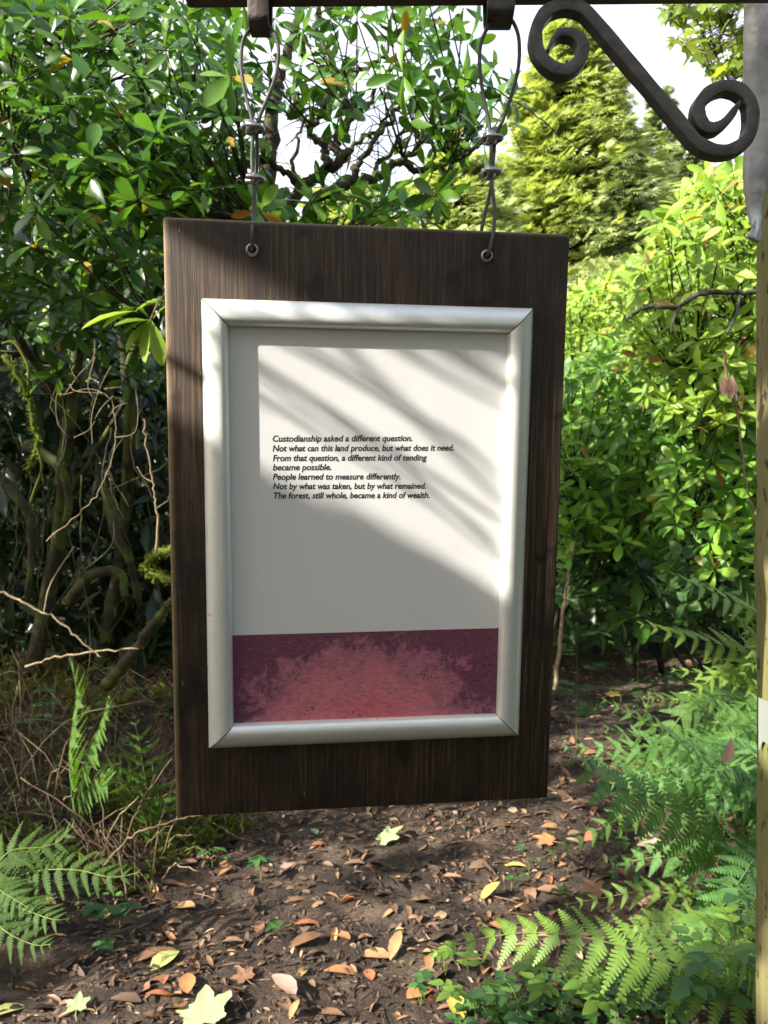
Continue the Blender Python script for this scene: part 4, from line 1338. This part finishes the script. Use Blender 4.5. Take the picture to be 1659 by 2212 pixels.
for px, py, h, kd, L, n, mt, lab in (
        (460, 1880, .10, 'pinnate', .03, 4, 'under', 'blue green seedling with small paired leaflets below the board corner'),
        (565, 1905, .10, 'trefoil', .05, 4, 'under', 'bright clover leaved seedling left of the pale star shaped leaf'),
        (255, 2020, .09, 'trefoil', .055, 6, 'under', 'round leaved plant in the clearing right of the corner fern'),
        (215, 2070, .06, 'trefoil', .04, 3, 'under', 'low dark clover leaved plant in front of the corner fern'),
        (300, 1900, .07, 'pinnate', .03, 4, 'under', 'spreading small leaved plant between corner fern and board corner'),
        (1145, 1890, .13, 'trefoil', .036, 1, 'under', 'single stalked trefoil standing in the leaf litter right of the path middle'),
        (1105, 1925, .06, 'trefoil', .032, 3, 'under', 'low trefoil plant just below the single stalked trefoil'),
        (1210, 1960, .07, 'trefoil', .03, 3, 'under', 'small trefoil at the thin frond tip'),
        (605, 2030, .05, 'trefoil', .035, 2, 'under', 'tiny two leaved sprout in the middle of the soil'),
        (960, 2120, .10, 'trefoil', .035, 4, 'fern_bright', 'pale sprout just left of the long level frond tip'),
        (910, 2180, .09, 'trefoil', .04, 4, 'under', 'soft green sprout in front of the level frond tip'),
        (1030, 2220, .16, 'pinnate', .045, 4, 'fern_bright', 'sunlit seedling with oval leaflets under the level frond, nearest the soil'),
        (1110, 2250, .16, 'pinnate', .05, 5, 'under', 'seedling with drooping oval leaflets at the bottom edge beneath the level frond'),
        (1210, 2230, .20, 'pinnate', .05, 5, 'fern_bright', 'tall seedling with pale leaflets rising through the level frond'),
        (1330, 2240, .24, 'pinnate', .05, 6, 'fern_bright', 'bushy pale seedling right of the tall one under the level frond'),
        (1440, 2250, .20, 'pinnate', .05, 5, 'under', 'dark seedling at the bottom edge below the frond middle'),
        (1540, 2260, .30, 'pinnate', .06, 6, 'under', 'large leaved seedling beside the post foot'),
        (1590, 2180, .30, 'pinnate', .05, 6, 'fern_bright', 'bright seedling growing against the post'),
        (1620, 2090, .30, 'pinnate', .05, 6, 'under', 'leafy seedling between bright fern and post'),
        (1290, 1480, .22, 'pinnate', .06, 5, 'under', 'straggly dark sprout on the bank left of the path bend'),
        (1340, 1520, .16, 'pinnate', .06, 4, 'under', 'low leafy sprout at the path bend beside a yellow leaf'),
        (1430, 1450, .2, 'pinnate', .07, 4, 'under', 'glossy sprout where the path bend meets the ferns'),
        (1500, 1440, .16, 'pinnate', .07, 4, 'under', 'sprout leaning over the path beside the ferns'),
        (1560, 1330, .5, 'pinnate', .08, 7, 'under', 'tall herb with level leaf tiers near the post'),
        (1480, 1300, .55, 'pinnate', .08, 7, 'under', 'tall herb with level leaf tiers behind the dark rosette'),
        (1620, 1280, .5, 'pinnate', .08, 7, 'under', 'tall herb with level leaf tiers hidden partly by the post'),
        (1245, 1330, .6, 'pinnate', .08, 7, 'under', 'shaded tall herb close to the board right edge'),
        (60, 1630, .2, 'pinnate', .04, 5, 'under', 'small leafy sprout among the dry stems on the left bank'),
        (110, 1440, .3, 'pinnate', .05, 4, 'under', 'sprout with drooping leaves in the dark hollow'),
        (245, 1420, .35, 'pinnate', .04, 6, 'under', 'thin climbing sprout with paired leaves beside the board left edge')):
    b = ground_at(px, min(py, 2300)) if py > 1500 else None
    if b is None: p = at(px, py, 4.6 if px > 800 else 3.6); b = np.array([p[0], p[1], max(float(gh(p[0], p[1])), p[2] - h * .7)]); h = max(h, p[2] - float(gh(p[0], p[1]))); b = np.array([p[0], p[1], float(gh(p[0], p[1]))])
    if px > 990 and py > 2050: n += 1; h *= .9
    herb(lab, b, h, kd, M[mt], L, n)
b = at(1378, 1330, 4.4); gz_ = float(gh(b[0], b[1]))
herb('young rhododendron with one dark glossy rosette where the path bends', (b[0], b[1], gz_), b[2] - gz_, 'rosette', M['rhodo'], .24, 13, lean=(0, 0))
herb('tuft of thin grass blades at the bottom edge near the level frond', ground_at(1110, 2205), .1, 'grass', M['fern_bright'], .12, 14, name='grass_tuft')

# ------------------------------------------------------------------ stems, twigs, mossy branches
def stem(name, label, pts, r0, r1, mat, group=None, side=(), cat='twig', sides=6, moss=0):
    P = smooth_path(pts, 6); P[1:-1] += rng.normal(0, .003, (len(P) - 2, 3))
    m_ = MB().tube(P, np.linspace(r0, r1, len(P)), sides)
    for s in side:
        q = smooth_path(s, 5); m_.tube(q, np.linspace(r0 * .6, r1 * .7, len(q)), 5)
    mats = [mat]
    if moss:
        n = moss; idx = rng.integers(0, len(P), n); rad = np.interp(idx, [0, len(P) - 1], [r0, r1])
        d = sphere_dirs(n); base = P[idx] + rng.normal(0, .006, (n, 3)) + d * rad[:, None] * .7
        m_.inst(leaf_t([0, .5, 1], [.12, .16, .02], .2, .3), base, d + [0, 0, -.35], sphere_dirs(n), rng.uniform(.006, .02, n), 1); mats.append(M['moss'])
    o = m_.build(name, mats)
    return tag(o, label, cat, group)


stem('mossy_branch', 'crooked yellow green mossy branch hanging at the left edge in a patch of sun', cp([(8, 768, 2.9), (35, 805, 2.9), (58, 850, 2.92), (72, 905, 2.95), (80, 950, 2.95), (72, 985, 2.95), (60, 1015, 2.95)]), .010, .008, M['moss'], None,
     [cp([(60, 855, 2.92), (62, 800, 2.9), (52, 772, 2.9), (30, 740, 2.9), (5, 742, 2.9)]), cp([(78, 960, 2.95), (90, 1010, 2.95), (74, 1060, 2.95), (66, 1085, 2.95)])], 'branch', 8, 420)
stem('mossy_branch', 'hooked mossy branch stub curling out beside the board left edge', cp([(420, 1170, 2.8), (360, 1190, 2.8), (332, 1205, 2.8), (322, 1225, 2.8), (345, 1245, 2.8), (420, 1270, 2.82)]), .017, .017, M['moss'], None, (), 'branch', 10, 900)
for i, (l, lab) in enumerate((
        ([(-40, 1000, 4), (50, 1090, 3.9), (70, 1180, 3.9), (60, 1290, 3.9)], 'thick mossy limb drooping in the dark hollow at the left edge'),
        ([(60, 960, 3.8), (130, 1010, 3.7), (150, 1080, 3.7), (140, 1130, 3.7)], 'mossy limb under the sunlit twig cluster'),
        ([(230, 1060, 4), (250, 1150, 3.9), (280, 1210, 3.9), (300, 1300, 4)], 'dim mossy limb in the hollow near the board left edge'),
        ([(150, 1300, 3.9), (200, 1240, 3.8), (260, 1240, 3.8), (270, 1290, 3.8)], 'low mossy limb arching over the dark hollow floor'),
        ([(230, 1480, 3.4), (290, 1410, 3.3), (330, 1350, 3.2), (380, 1290, 3.1)], 'mossy slanting limb rising to the hooked stub by the board'))):
    stem('mossy_branch', lab, cp(l), .03, .016, M['bark'], None, (), 'branch', 8, 260)
tw1 = stem('dry_twig', 'tangled pale dead twig cluster catching the sun left of the board', cp([(100, 1170, 2.75), (180, 1100, 2.75), (225, 1040, 2.75), (250, 940, 2.75), (243, 870, 2.75), (225, 850, 2.75)]), .0026, .0014, M['twig'], None,
     [cp(s) for s in ([(250, 945, 2.75), (290, 935, 2.72), (298, 890, 2.72), (292, 830, 2.72)], [(225, 850, 2.75), (190, 840, 2.75), (140, 852, 2.76), (122, 855, 2.76), (125, 915, 2.76), (150, 945, 2.77)],
      [(200, 960, 2.75), (198, 900, 2.74), (215, 840, 2.74), (240, 790, 2.73)], [(140, 852, 2.75), (170, 810, 2.74), (200, 775, 2.74), (205, 735, 2.74)], [(245, 855, 2.75), (220, 880, 2.73), (205, 905, 2.72)], [(150, 830, 2.76), (165, 845, 2.74), (230, 850, 2.72)],
      [(205, 770, 2.74), (190, 830, 2.72), (200, 860, 2.72)], [(160, 945, 2.76), (190, 930, 2.75), (205, 910, 2.75)], [(275, 870, 2.75), (250, 880, 2.74), (235, 900, 2.74)], [(225, 840, 2.74), (265, 835, 2.74)], [(165, 820, 2.74), (155, 800, 2.74), (160, 790, 2.74)])])
stem('dry_twig', 'slender pale upright dead twig just left of the board edge', cp([(337, 1195, 2.7), (340, 1130, 2.7), (335, 1080, 2.7), (328, 1030, 2.7), (316, 950, 2.7), (311, 905, 2.7)]), .0045, .002, M['twig'], None, [cp([(331, 1042, 2.7), (310, 1030, 2.7), (296, 1008, 2.7)]), cp([(338, 1098, 2.7), (362, 1082, 2.7)])])
stem('dry_twig', 'long bent brown twig reaching in from the left edge at hollow floor height', cp([(-30, 1268, 2.8), (30, 1290, 2.8), (80, 1320, 2.8), (125, 1340, 2.8), (180, 1390, 2.8), (220, 1420, 2.8)]), .005, .003, M['twig'], None, [cp([(95, 1322, 2.8), (110, 1260, 2.85), (160, 1180, 2.9)])])
stem('dry_twig', 'long pale fallen cane lying level across the dry stems', cp([(55, 1440, 3.0), (120, 1420, 3.0), (200, 1408, 3.0), (300, 1402, 3.0)]), .005, .004, M['twig'])
stem('dry_twig', 'thin tan twig arching over the bank below the board corner', cp([(225, 1870, 2.9), (270, 1820, 2.95), (320, 1790, 2.95), (390, 1770, 3.0), (440, 1760, 3.0)]), .006, .003, M['twig_brown'])
stem('dry_stalk', 'tall straight tan stem right beside the board right edge', cp([(1198, 1490, 4.2), (1208, 1400, 4.2), (1216, 1320, 4.2), (1226, 1250, 4.2), (1240, 1170, 4.2)]), .013, .006, M['twig'])
stem('dead_branch', 'dead lichened branch reaching left from behind the post', cp([(1700, 610, 2.9), (1640, 629, 2.9), (1570, 632, 2.9), (1500, 640, 2.9), (1465, 662, 2.9), (1400, 664, 2.9), (1370, 675, 2.9), (1353, 690, 2.9)]), .011, .007, M['lichen'], None, [cp([(1470, 660, 2.9), (1455, 690, 2.88), (1450, 720, 2.88)]), cp([(1600, 632, 2.9), (1590, 680, 2.88), (1570, 720, 2.85)])], 'branch', 7, 90)
stem('hanging_vine', 'thin brown hanging stem with a shrivelled leaf bunch beside the post', cp([(1560, 760, 3.0), (1575, 830, 3.0), (1600, 930, 3.0), (1612, 1040, 3.0), (1625, 1100, 3.0), (1640, 1160, 3.0)]), .005, .003, M['twig_brown'])
wd = MB()
for _ in range(9):
    p = at(1575 + rng.normal(0, 8), 800 + rng.uniform(-5, 30), 2.97); wd.inst(LANCE, [p], [(rng.normal(0, .2), -.1, -1)], [(rng.normal(0, 1), -1, 0)], .07)
tag(wd.build('withered_leaves', M['l_pink']), 'shrivelled pinkish leaf bunch dangling beside the post', 'leaf')
stem('vine', 'thin dark vine sagging across the conifer from cable toward the shrub', cp([(1000, 170, 2.4), (1080, 200, 2.5), (1160, 250, 2.7), (1220, 300, 2.9), (1300, 345, 3.2), (1380, 370, 3.6)]), .0022, .0018, M['bark_dark'])
# dry stems standing and lying in the tangle on the left bank
proto = None
for i in range(46):
    px = rng.uniform(-20, 345); py = rng.uniform(1330, 1720); b = at(px, py, rng.uniform(3.0, 3.7)); gz_ = float(gh(b[0], b[1]))
    h = rng.uniform(.2, .55)
    a = rng.uniform(0, 6.28); lean = rng.uniform(.2, 1.4)
    p0 = np.array([b[0], b[1], gz_ - .02]); p1 = p0 + np.array([math.cos(a) * lean * h * .4, math.sin(a) * .1, h * .6]); p2 = p0 + np.array([math.cos(a) * lean * h, math.sin(a) * .2, h * rng.uniform(.5, 1.1)])
    stem('dry_stalk', 'thin dry brown stem in the tangle on the left bank under the shrub', [p0, p1, p2], .004, .0018, M['twig'] if i % 3 == 0 else M['twig_brown'], 'dry stems tangled on the left bank')
# thin dark stems hanging in the hollow
for i in range(22):
    px = rng.uniform(40, 350); py = rng.uniform(850, 1250); Y = rng.uniform(3.1, 4.2); p = at(px, py, Y); l = rng.uniform(.3, .7)
    stem('hanging_vine', 'thin dim stem hanging in the dark hollow left of the board', [p + [rng.normal(0, .08), 0, l * .5], p + [rng.normal(0, .04), 0, 0], p + [rng.normal(0, .06), 0, -l * .5], p + [rng.normal(0, .14), 0, -l]], .0035, .002, M['bark'], 'stems hanging in the dark hollow')

# low ground cover that nobody could count
gc = MB(); pt = []
for n, xr, yr in ((2600, (.2, 1.6), (2.0, 2.7)), (1500, (.9, 2.6), (2.6, 4.4)), (1100, (-1.7, -.7), (2.9, 4.2)), (900, (.6, 3), (4.6, 7.5))):
    x = rng.uniform(*xr, n); y = rng.uniform(*yr, n); k_ = (vnoise(x * 3.1, y * 3.1, 21) > .5) & ((x > np.interp(y, EY, EXR) - .05 - .2 * rng.random(n)) | (x < np.interp(y, EY, EXL) + .1) | (y > 4.6)); pt.append(np.stack([x, y, gh(x, y)], 1)[k_])
pt = np.vstack(pt); an = rng.uniform(0, 6.28, len(pt))
gc.inst(OVATE_S, pt + np.stack([0 * an, 0 * an, rng.uniform(.01, .06, len(an))], 1), np.stack([np.cos(an), np.sin(an), rng.normal(0, .2, len(an))], 1), np.stack([rng.normal(0, .3, len(an)), -.25 + 0 * an, 1 + 0 * an], 1), rng.uniform(.018, .045, len(an)))
tag(gc.build('ground_cover', M['under']), 'low mat of tiny green leaves at the feet of the ferns and shrubs', 'ground cover', None, 'stuff')
# matted dead strands, moss and old fern on the left bank
un = MB(); n = 950
x = rng.uniform(-2.3, -.55, n); y = rng.uniform(3.0, 4.6, n); k_ = x < np.interp(y, EY, EXL) - .05; x, y = x[k_], y[k_]
for i in range(len(x)):
    b = np.array([x[i], y[i], float(gh(x[i], y[i]))]); a = rng.uniform(0, 6.28); l = rng.uniform(.12, .45); h = rng.uniform(.02, .4) * l
    d = np.array([math.cos(a), math.sin(a) * .6, 0]) * l
    un.tube([b, b + d * .4 + [0, 0, h + .06], b + d * .8 + [0, 0, h * .8], b + d + [0, 0, rng.uniform(-.05, .1)]], [.0016, .0014, .0012, .0007], 4, int(i % 3 != 0), False)
n = 9000; x = rng.uniform(-2.3, -.5, n); y = rng.uniform(3.0, 4.8, n); k_ = (x < np.interp(y, EY, EXL) + .02) & (vnoise(x * 4, y * 4, 31) > .42); x, y = x[k_], y[k_]
dr = sphere_dirs(len(x)) * [1, 1, .4] + [0, 0, .5]
un.inst(leaf_t([0, .5, 1], [.10, .14, .02], .2, .3), np.stack([x, y, gh(x, y) + rng.uniform(0, .09, len(x))], 1), dr, sphere_dirs(len(x)), rng.uniform(.02, .07, len(x)), 2)
tag(un.build('dry_undergrowth', [M['twig'], M['twig_brown'], M['moss']]), 'matted dead strands and moss tufts covering the left bank', 'undergrowth', None, 'stuff')

# ------------------------------------------------------------------ leaf litter and fallen leaves
def litter(n, xr, yr, size, seed):
    m_ = MB(); x = rng.uniform(*xr, n); y = rng.uniform(*yr, n); z = gh(x, y)
    keep = rng.random(n) < np.where(vnoise(x * 2.3, y * 2.3, seed) > .42, 1, .35); x, y, z = x[keep], y[keep], z[keep]; n = len(x)
    an = rng.uniform(0, 6.28, n); yd = np.stack([np.cos(an), np.sin(an), rng.normal(0, .25, n)], 1)
    zd = np.stack([rng.normal(0, .35, n), rng.normal(0, .35, n), np.ones(n)], 1)
    sc = size * rng.uniform(.35, 1.0, n) ** 1.3
    m_.inst(leaf_t([0, .3, .7, 1], [.05, .22, .18, .03], .5, .25), np.stack([x, y, z + .006], 1), yd, zd, np.stack([sc * rng.uniform(.4, 1.3, n), sc, sc], 1))
    an = rng.uniform(0, 6.28, n // 3)
    return m_


lt = litter(17000, (-2.2, 2.2), (2.0, 5.0), .042, 5); lt2 = litter(6000, (-.5, 4.2), (4.5, 9.0), .07, 6)
lt3 = litter(1700, (-2.0, 2.0), (2.0, 4.6), .10, 8)
lt2.v += lt3.v; lt2.q += [q + lt2.n for q in lt3.q]; lt2.qm += lt3.qm; lt2.n += lt3.n
lt.v += lt2.v; lt.q += [q + lt.n for q in lt2.q]; lt.qm += lt2.qm; lt.n += lt2.n
for _ in range(900):
    x, y = rng.uniform(-2, 2.4), rng.uniform(2.1, 6); a = rng.uniform(0, 3.14); l = rng.uniform(.03, .14)
    p = np.array([x, y, float(gh(x, y)) + .006]); d = np.array([math.cos(a), math.sin(a), rng.normal(0, .1)]) * l
    lt.tube([p, p + d * .5 + [0, 0, .006], p + d], [.0018, .0016, .001], 4)
tag(lt.build('leaf_litter', M['litter']), 'brown leaf crumbs and twig scraps scattered over the dark soil path', 'litter', None, 'stuff')


def fallen(label, px, py, L, mat, shape='lance', yaw=0., tilt=.15, group=None, width=1.0, lift=.012, curl=.3):
    b = ground_at(px, py)
    v, q = {'lance': leaf_t([0, .1, .3, .55, .8, .93, 1.], [.012, .06, .15, .18, .125, .06, .006], .35, curl), 'ovate': leaf_t([0, .1, .3, .55, .8, .93, 1.], [.02, .14, .25, .26, .16, .08, .006], .25, curl), 'lobed': LOBED}[shape]
    m_ = MB(); V = v * np.array([L * width, L, L]); V[:, 1] -= L / 2
    m_.add(V, q)
    if shape == 'lobed': m_.tube([(0, -.28 * L, 0), (0.02 * L, -.55 * L, .03 * L), (.1 * L, -.8 * L, .04 * L)], [.0016, .0014, .001], 5)
    o = m_.build('fallen_leaf', mat)
    o.location = (float(b[0]), float(b[1]), float(b[2]) + lift + L * .5 * abs(math.sin(tilt)) * .7)
    o.rotation_euler = (tilt, rng.normal(0, .12), yaw)
    return tag(o, label, 'leaf', group)


for a in (
        ('large pale green star shaped leaf lying below the middle of the board', 842, 1822, .16, 'l_pale', 'lobed', -1.2, .45),
        ('small round pale leaf lying left of the big star shaped one', 680, 1803, .065, 'l_pale', 'ovate', .4, .3),
        ('golden leaf lying by the single stalked trefoil', 1110, 1873, .11, 'l_yellow', 'lance', 1.2, .1),
        ('curled leaf with a bright yellow rim standing in the soil', 1055, 1945, .11, 'l_yellow', 'lance', -.9, .7),
        ('orange oval leaf lying on the path right of the board foot', 1280, 1630, .14, 'l_orange', 'lance', -1.1, .2),
        ('broad tan leaf lying in the sunlit patch, left of its upright neighbour', 806, 2068, .125, 'l_tan', 'ovate', 1.25, .15),
        ('golden brown leaf standing nearly upright in the sunlit patch', 853, 2064, .12, 'l_tan', 'lance', -.3, .6),
        ('long orange leaf lying level in the sunlit patch', 742, 2107, .13, 'l_orange', 'lance', -1.5, .1),
        ('short rusty leaf right of the long orange one', 797, 2112, .07, 'l_red', 'ovate', .3, .2),
        ('upright oval chestnut leaf near the bottom edge', 404, 2138, .10, 'l_orange', 'ovate', .25, .3),
        ('salmon coloured leaf near the bottom edge left of the chestnut one', 345, 2154, .085, 'l_red', 'lance', -1.45, .1),
        ('yellow oval leaf resting against a big brown one', 356, 2086, .12, 'l_lime', 'ovate', -.5, .3),
        ('big brown leaf under the yellow oval one', 330, 2072, .14, 'l_brown', 'lance', -1.0, .3),
        ('yellow leaf with stalk lying at the left bottom corner', 14, 2195, .12, 'l_lime', 'lance', -.75, .1),
        ('large pale lobed leaf lying cut off by the bottom edge', 442, 2196, .20, 'l_pale', 'lobed', .15, .15),
        ('small pale green lobed leaf near the bottom left', 168, 2182, .085, 'l_pale', 'lobed', .2, .3),
        ('upright rust brown leaf in the middle of the dark soil', 560, 2016, .075, 'l_brown', 'ovate', .2, .4),
        ('tan leaf lying on the dark soil below the board corner', 396, 1966, .10, 'l_tan', 'ovate', 1.3, .1),
        ('brown leaf lying between pale and tan ones in the soil middle', 640, 1952, .09, 'l_brown', 'lance', -1.2, .2),
        ('tan brown oval leaf lying near the bottom edge right of the sunlit patch', 908, 2150, .11, 'l_orange', 'ovate', -.9, .2),
        ('yellow orange lobed leaf lying at the path bend', 1325, 1505, .15, 'l_yellow', 'lobed', -1.2, .2),
        ('orange star shaped leaf lying far up the path', 1540, 1408, .2, 'l_orange', 'lobed', .8, .3),
        ('orange leaf lying on the path bend in the sun', 1395, 1540, .12, 'l_orange', 'lobed', 1.4, .1),
        ('pink leaf lying folded near the bottom edge', 615, 2143, .11, 'l_pink', 'ovate', .8, .4),
        ('flat orange star shaped leaf right of the golden leaf', 1175, 1822, .12, 'l_orange', 'lobed', 1.1, .1),
        ('pale tan leaf lying above the flat orange star', 1195, 1790, .13, 'l_tan', 'lance', -1.3, .1),
        ('dull brown star shaped leaf under the thin frond', 1285, 1930, .14, 'l_brown', 'lobed', .5, .15),
        ('pinkish star shaped leaf lying under the bluish fern', 1400, 1830, .14, 'l_pink', 'lobed', -.4, .2),
        ('brown star shaped leaf among the litter left of the bottom middle', 525, 2120, .09, 'l_brown', 'lobed', .6, .1),
        ('orange leaf propped beside grass at the bottom edge', 985, 2190, .11, 'l_yellow', 'ovate', .3, .5),
        ('rusty leaf lying in the middle of the sunlit patch upper side', 665, 2000, .10, 'l_red', 'lance', -1.3, .15),
        ('orange leaf lying above the broad tan one', 735, 2030, .09, 'l_orange', 'ovate', .9, .15),
        ('brown glossy leaf curled left of the sunlit patch', 660, 2040, .13, 'l_brown', 'lance', -.9, .3),
        ('reddish leaf lying left of the round pale leaf', 690, 1830, .09, 'l_red', 'lance', -1.1, .15),
        ('pinkish leaf lying over a twig left of the sunlit patch', 620, 1880, .12, 'l_pink', 'lance', -.4, .3)):
    fallen(a[0], a[1], a[2], a[3], M[a[4]], a[5], a[6], a[7])
# leaf caught in the ferns
lm = MB(); leaf_to(lm, (1580, 1592), (1570, 1652), 2.2, 2.2, .6, 0, (0, -1, .3)); tag(lm.build('fallen_leaf', M['l_pink']), 'pinkish brown dead leaf caught upright in the ferns beside the post', 'leaf')
# the many lookalikes: one mesh per kind, copied
kinds = []
for nm, mt, sh in (('small brown fallen leaf lying among the litter on the path', 'l_brown', 'ovate'), ('small orange fallen leaf lying among the litter on the path', 'l_orange', 'ovate'), ('narrow tan fallen leaf lying among the litter on the path', 'l_tan', 'lance'), ('narrow rusty fallen leaf lying among the litter on the path', 'l_red', 'lance'), ('narrow dull brown fallen leaf lying among the litter on the path', 'l_brown', 'lance')):
    kinds.append((nm, M[mt], sh, []))
for i in range(124):
    nm, mt, sh, made = kinds[[0, 4, 0, 4, 1, 2, 3, 0, 4, 2][i % 10]]
    if i < 72: px, py = rng.uniform(330, 1230), rng.uniform(1760, 2205)
    elif i < 86: px, py = rng.uniform(0, 400), rng.uniform(1900, 2205)
    elif i < 108: px, py = rng.uniform(1190, 1420), rng.uniform(1480, 1900)
    else: px, py = rng.uniform(1000, 1600), rng.uniform(2080, 2205)
    if not made:
        o = fallen(nm, px, py, .07, mt, sh, rng.uniform(0, 6.28), rng.uniform(-.3, .4), nm.replace('fallen leaf', 'fallen leaves').replace('narrow', 'narrow')); made.append(o)
    else:
        o = made[0].copy(); COL.objects.link(o); b = ground_at(px, py); sc = rng.uniform(.7, 1.5)
        o.location = (float(b[0]), float(b[1]), float(b[2]) + .014); o.rotation_euler = (rng.uniform(-.35, .4), rng.normal(0, .25), rng.uniform(0, 6.28)); o.scale = (sc * rng.uniform(.65, 1.35), sc, sc * rng.uniform(.4, 2.2))

# ------------------------------------------------------------------ unseen trees added beside the photographer to shape light and shade
tree = thing('shade_caster_tree', (-5.4, -1.6, 0), 'unseen broadleaved tree, its leaves placed to cast the dappled shade', 'tree')
tg = []
n = 3600
x = rng.uniform(-2.4, 3.2, n); y = rng.uniform(1.9, 7.5, n); tg.append(np.stack([x, y, gh(x, y) + rng.uniform(0, .9, n)], 1))
tg.append(sample_poly([(-100, 420), (380, 420), (380, 1700), (-100, 1700)], 2600, (2.6, 4.6)))
tg.append(sample_poly([(-100, -100), (520, -100), (520, 420), (-100, 420)], 700, (2.6, 4.2)))
tg.append(sample_poly([(1150, 900), (1700, 700), (1700, 1700), (1150, 1700)], 2400, (2.6, 6.0)))
tg.append(sample_poly([(1000, 1600), (1700, 1500), (1700, 2212), (1000, 2212)], 1500, (1.8, 3.4)))
tg.append(sample_poly([(1560, -100), (1700, -100), (1700, 2212), (1560, 2212)], 500, (.85, .95)))
tg = np.vstack(tg)
P = tg + SUN * rng.uniform(3.4, 8.0, len(tg))[:, None] + rng.normal(0, .05, tg.shape)
ok = ~seen(P) & (P[:, 2] > .3)
dd = ray_d(P, LP); ok &= (dd > LR[None] + .085).all(1)
board_pts = np.array([loc(u, v) for u in np.linspace(-.2, .2, 7) for v in np.linspace(-.3, .3, 9)])
ok &= (ray_d(P, board_pts) > .13).all(1)
P = P[ok]
fol = MB(); y = sphere_dirs(len(P)); fol.inst(OVATE_S, P - y * .06, y, SUN + rng.normal(0, .55, P.shape), rng.uniform(.13, .20, len(P)))
fol.build('crown', M['gobo'], tree)
tr = MB(); limb(tr, [(-5.4, -1.6, -.2), (-5.3, -1.5, 1.5), (-5.0, -1.3, 3.5), (-4.6, -1.0, 5.5)], .2, .07, 12)
for e in ((-3.4, .2, 3.2), (-3.0, 1.2, 2.6), (-4.6, .6, 4.2), (-2.6, -.4, 4.4), (-6, .8, 4.8)):
    limb(tr, [(-5.0, -1.3, 3.2), (np.array((-5.0, -1.3, 3.4)) + np.array(e)) / 2 + [0, 0, .3], e], .06, .012, 7)
tr.build('trunk', M['bark_dark'], tree)

# unseen wood behind and beside the photographer, added to cut the skylight
wood = thing('unseen_woodland', (.5, -3.6, 0), 'unseen leafy wood added behind the photographer and beyond the post to block skylight', 'bushes')
n = 6500
P = np.vstack([np.stack([rng.uniform(-5.5, 5, n), rng.uniform(-4.6, -1.3, n), rng.uniform(.0, 5.2, n) ** 1.0], 1), np.stack([rng.uniform(2.3, 4.6, n // 3), rng.uniform(-2, 1.4, n // 3), rng.uniform(0, 3.0, n // 3)], 1)])
P = P[~seen(P)]; P = P[(ray_d(P, LP) > LR[None] + .13).all(1) & (ray_d(P, board_pts) > .16).all(1)]
fol = MB(); y = sphere_dirs(len(P)); fol.inst(OVATE_S, P, y, sphere_dirs(len(P)), rng.uniform(.18, .30, len(P))); fol.build('foliage', M['gobo'], wood)
tr = MB()
for x_, y_ in ((-3.2, -3.6), (-1.2, -4.2), (.9, -3.4), (2.6, -3.8), (4.0, -2.2), (3.8, .6), (-4.6, -3.0)):
    limb(tr, [(x_, y_, -.1), (x_ + .1, y_, 1.5), (x_ - .1, y_ + .1, 3), (x_ + .2, y_, 4.6)], .07, .03, 8)
tr.build('stems', M['bark_dark'], wood)

# unseen nearer bough, leaves and twigs placed to shape the shade on the sign
bough = thing('shade_caster_bough', (-3.4, -1.7, 2.7), 'unseen leafy bough on the photographer side, placed to throw shade and streaks on the sign', 'branch')
LITB = [(350, 700), (350, 880), (440, 915), (560, 940), (598, 1075), (760, 1098), (1090, 1300), (1165, 1345), (1165, 800), (1010, 720), (1000, 690), (930, 690), (900, 720), (730, 720), (720, 665), (600, 640), (440, 640)]
us = []
for px in np.arange(345, 1245, 13):
    for py in np.arange(465, 1775, 13): us.append((px, py))
us = np.array(us, float); inl = in_poly(us[:, 0], us[:, 1], LITB)
W3 = np.array([loc(*uv(px, py)) for px, py in us])
lit3 = W3[inl]
P = []; Sz = []
for it in range(5):
    for p in W3[~inl]:
        if rng.random() < .15:
            t = rng.uniform(1.9, 3.1); sz = rng.choice([.06, .085, .11]); c = p + SUN * t
            dmin = ray_d(c[None], lit3).min()
            if dmin > sz * .36: P.append(c); Sz.append(sz)
P = np.array(P); Sz = np.array(Sz); ok = ~seen(P); P = P[ok]; Sz = Sz[ok]
fol = MB(); y = sphere_dirs(len(P)); y -= SUN * (y @ SUN)[:, None] * .8; y = nrm(y)
fol.inst(OVATE_S, P - y * Sz[:, None] * .5, y, SUN + rng.normal(0, .4, P.shape), Sz)
tw = MB()
for (x0_, y0_, x1_, y1_, r, t) in ((600, 745, 980, 975, .0024, 1.2), (560, 850, 900, 1075, .0024, 1.3), (760, 930, 1090, 1180, .0026, 1.3), (860, 990, 1100, 1215, .0022, 1.1), (900, 780, 1090, 880, .0036, 1.6), (560, 790, 1090, 1130, .0044, 1.5), (655, 745, 1000, 960, .0036, 1.5), (740, 745, 1090, 1085, .0058, 1.9), (1000, 955, 1090, 1040, .0030, 1.4), (950, 740, 1180, 880, .010, 2.2), (420, 800, 640, 900, .0034, 1.6), (620, 860, 1110, 1230, .0034, 1.8), (350, 770, 480, 850, .006, 1.3), (1000, 740, 1180, 830, .007, 2.0)):
    a = loc(*uv(x0_, y0_)) + SUN * t; b = loc(*uv(x1_, y1_)) + SUN * (t + .05)
    p = smooth_path([a - (b - a) * .15, a * .6 + b * .4 + SUN * .02 + rng.normal(0, .003, 3), b + (b - a) * .1], 6); tw.tube(p, np.linspace(r, r * .6, len(p)), 6)
limb(tw, [(-3.4, -1.7, 2.7), (-2.6, -1.0, 3.0), (-2.0, -.4, 2.8), (-1.2, -.05, 2.35)], .02, .006, 7)
fol.build('leaves', M['gobo'], bough); tw.build('twigs', M['twig_brown'], bough)
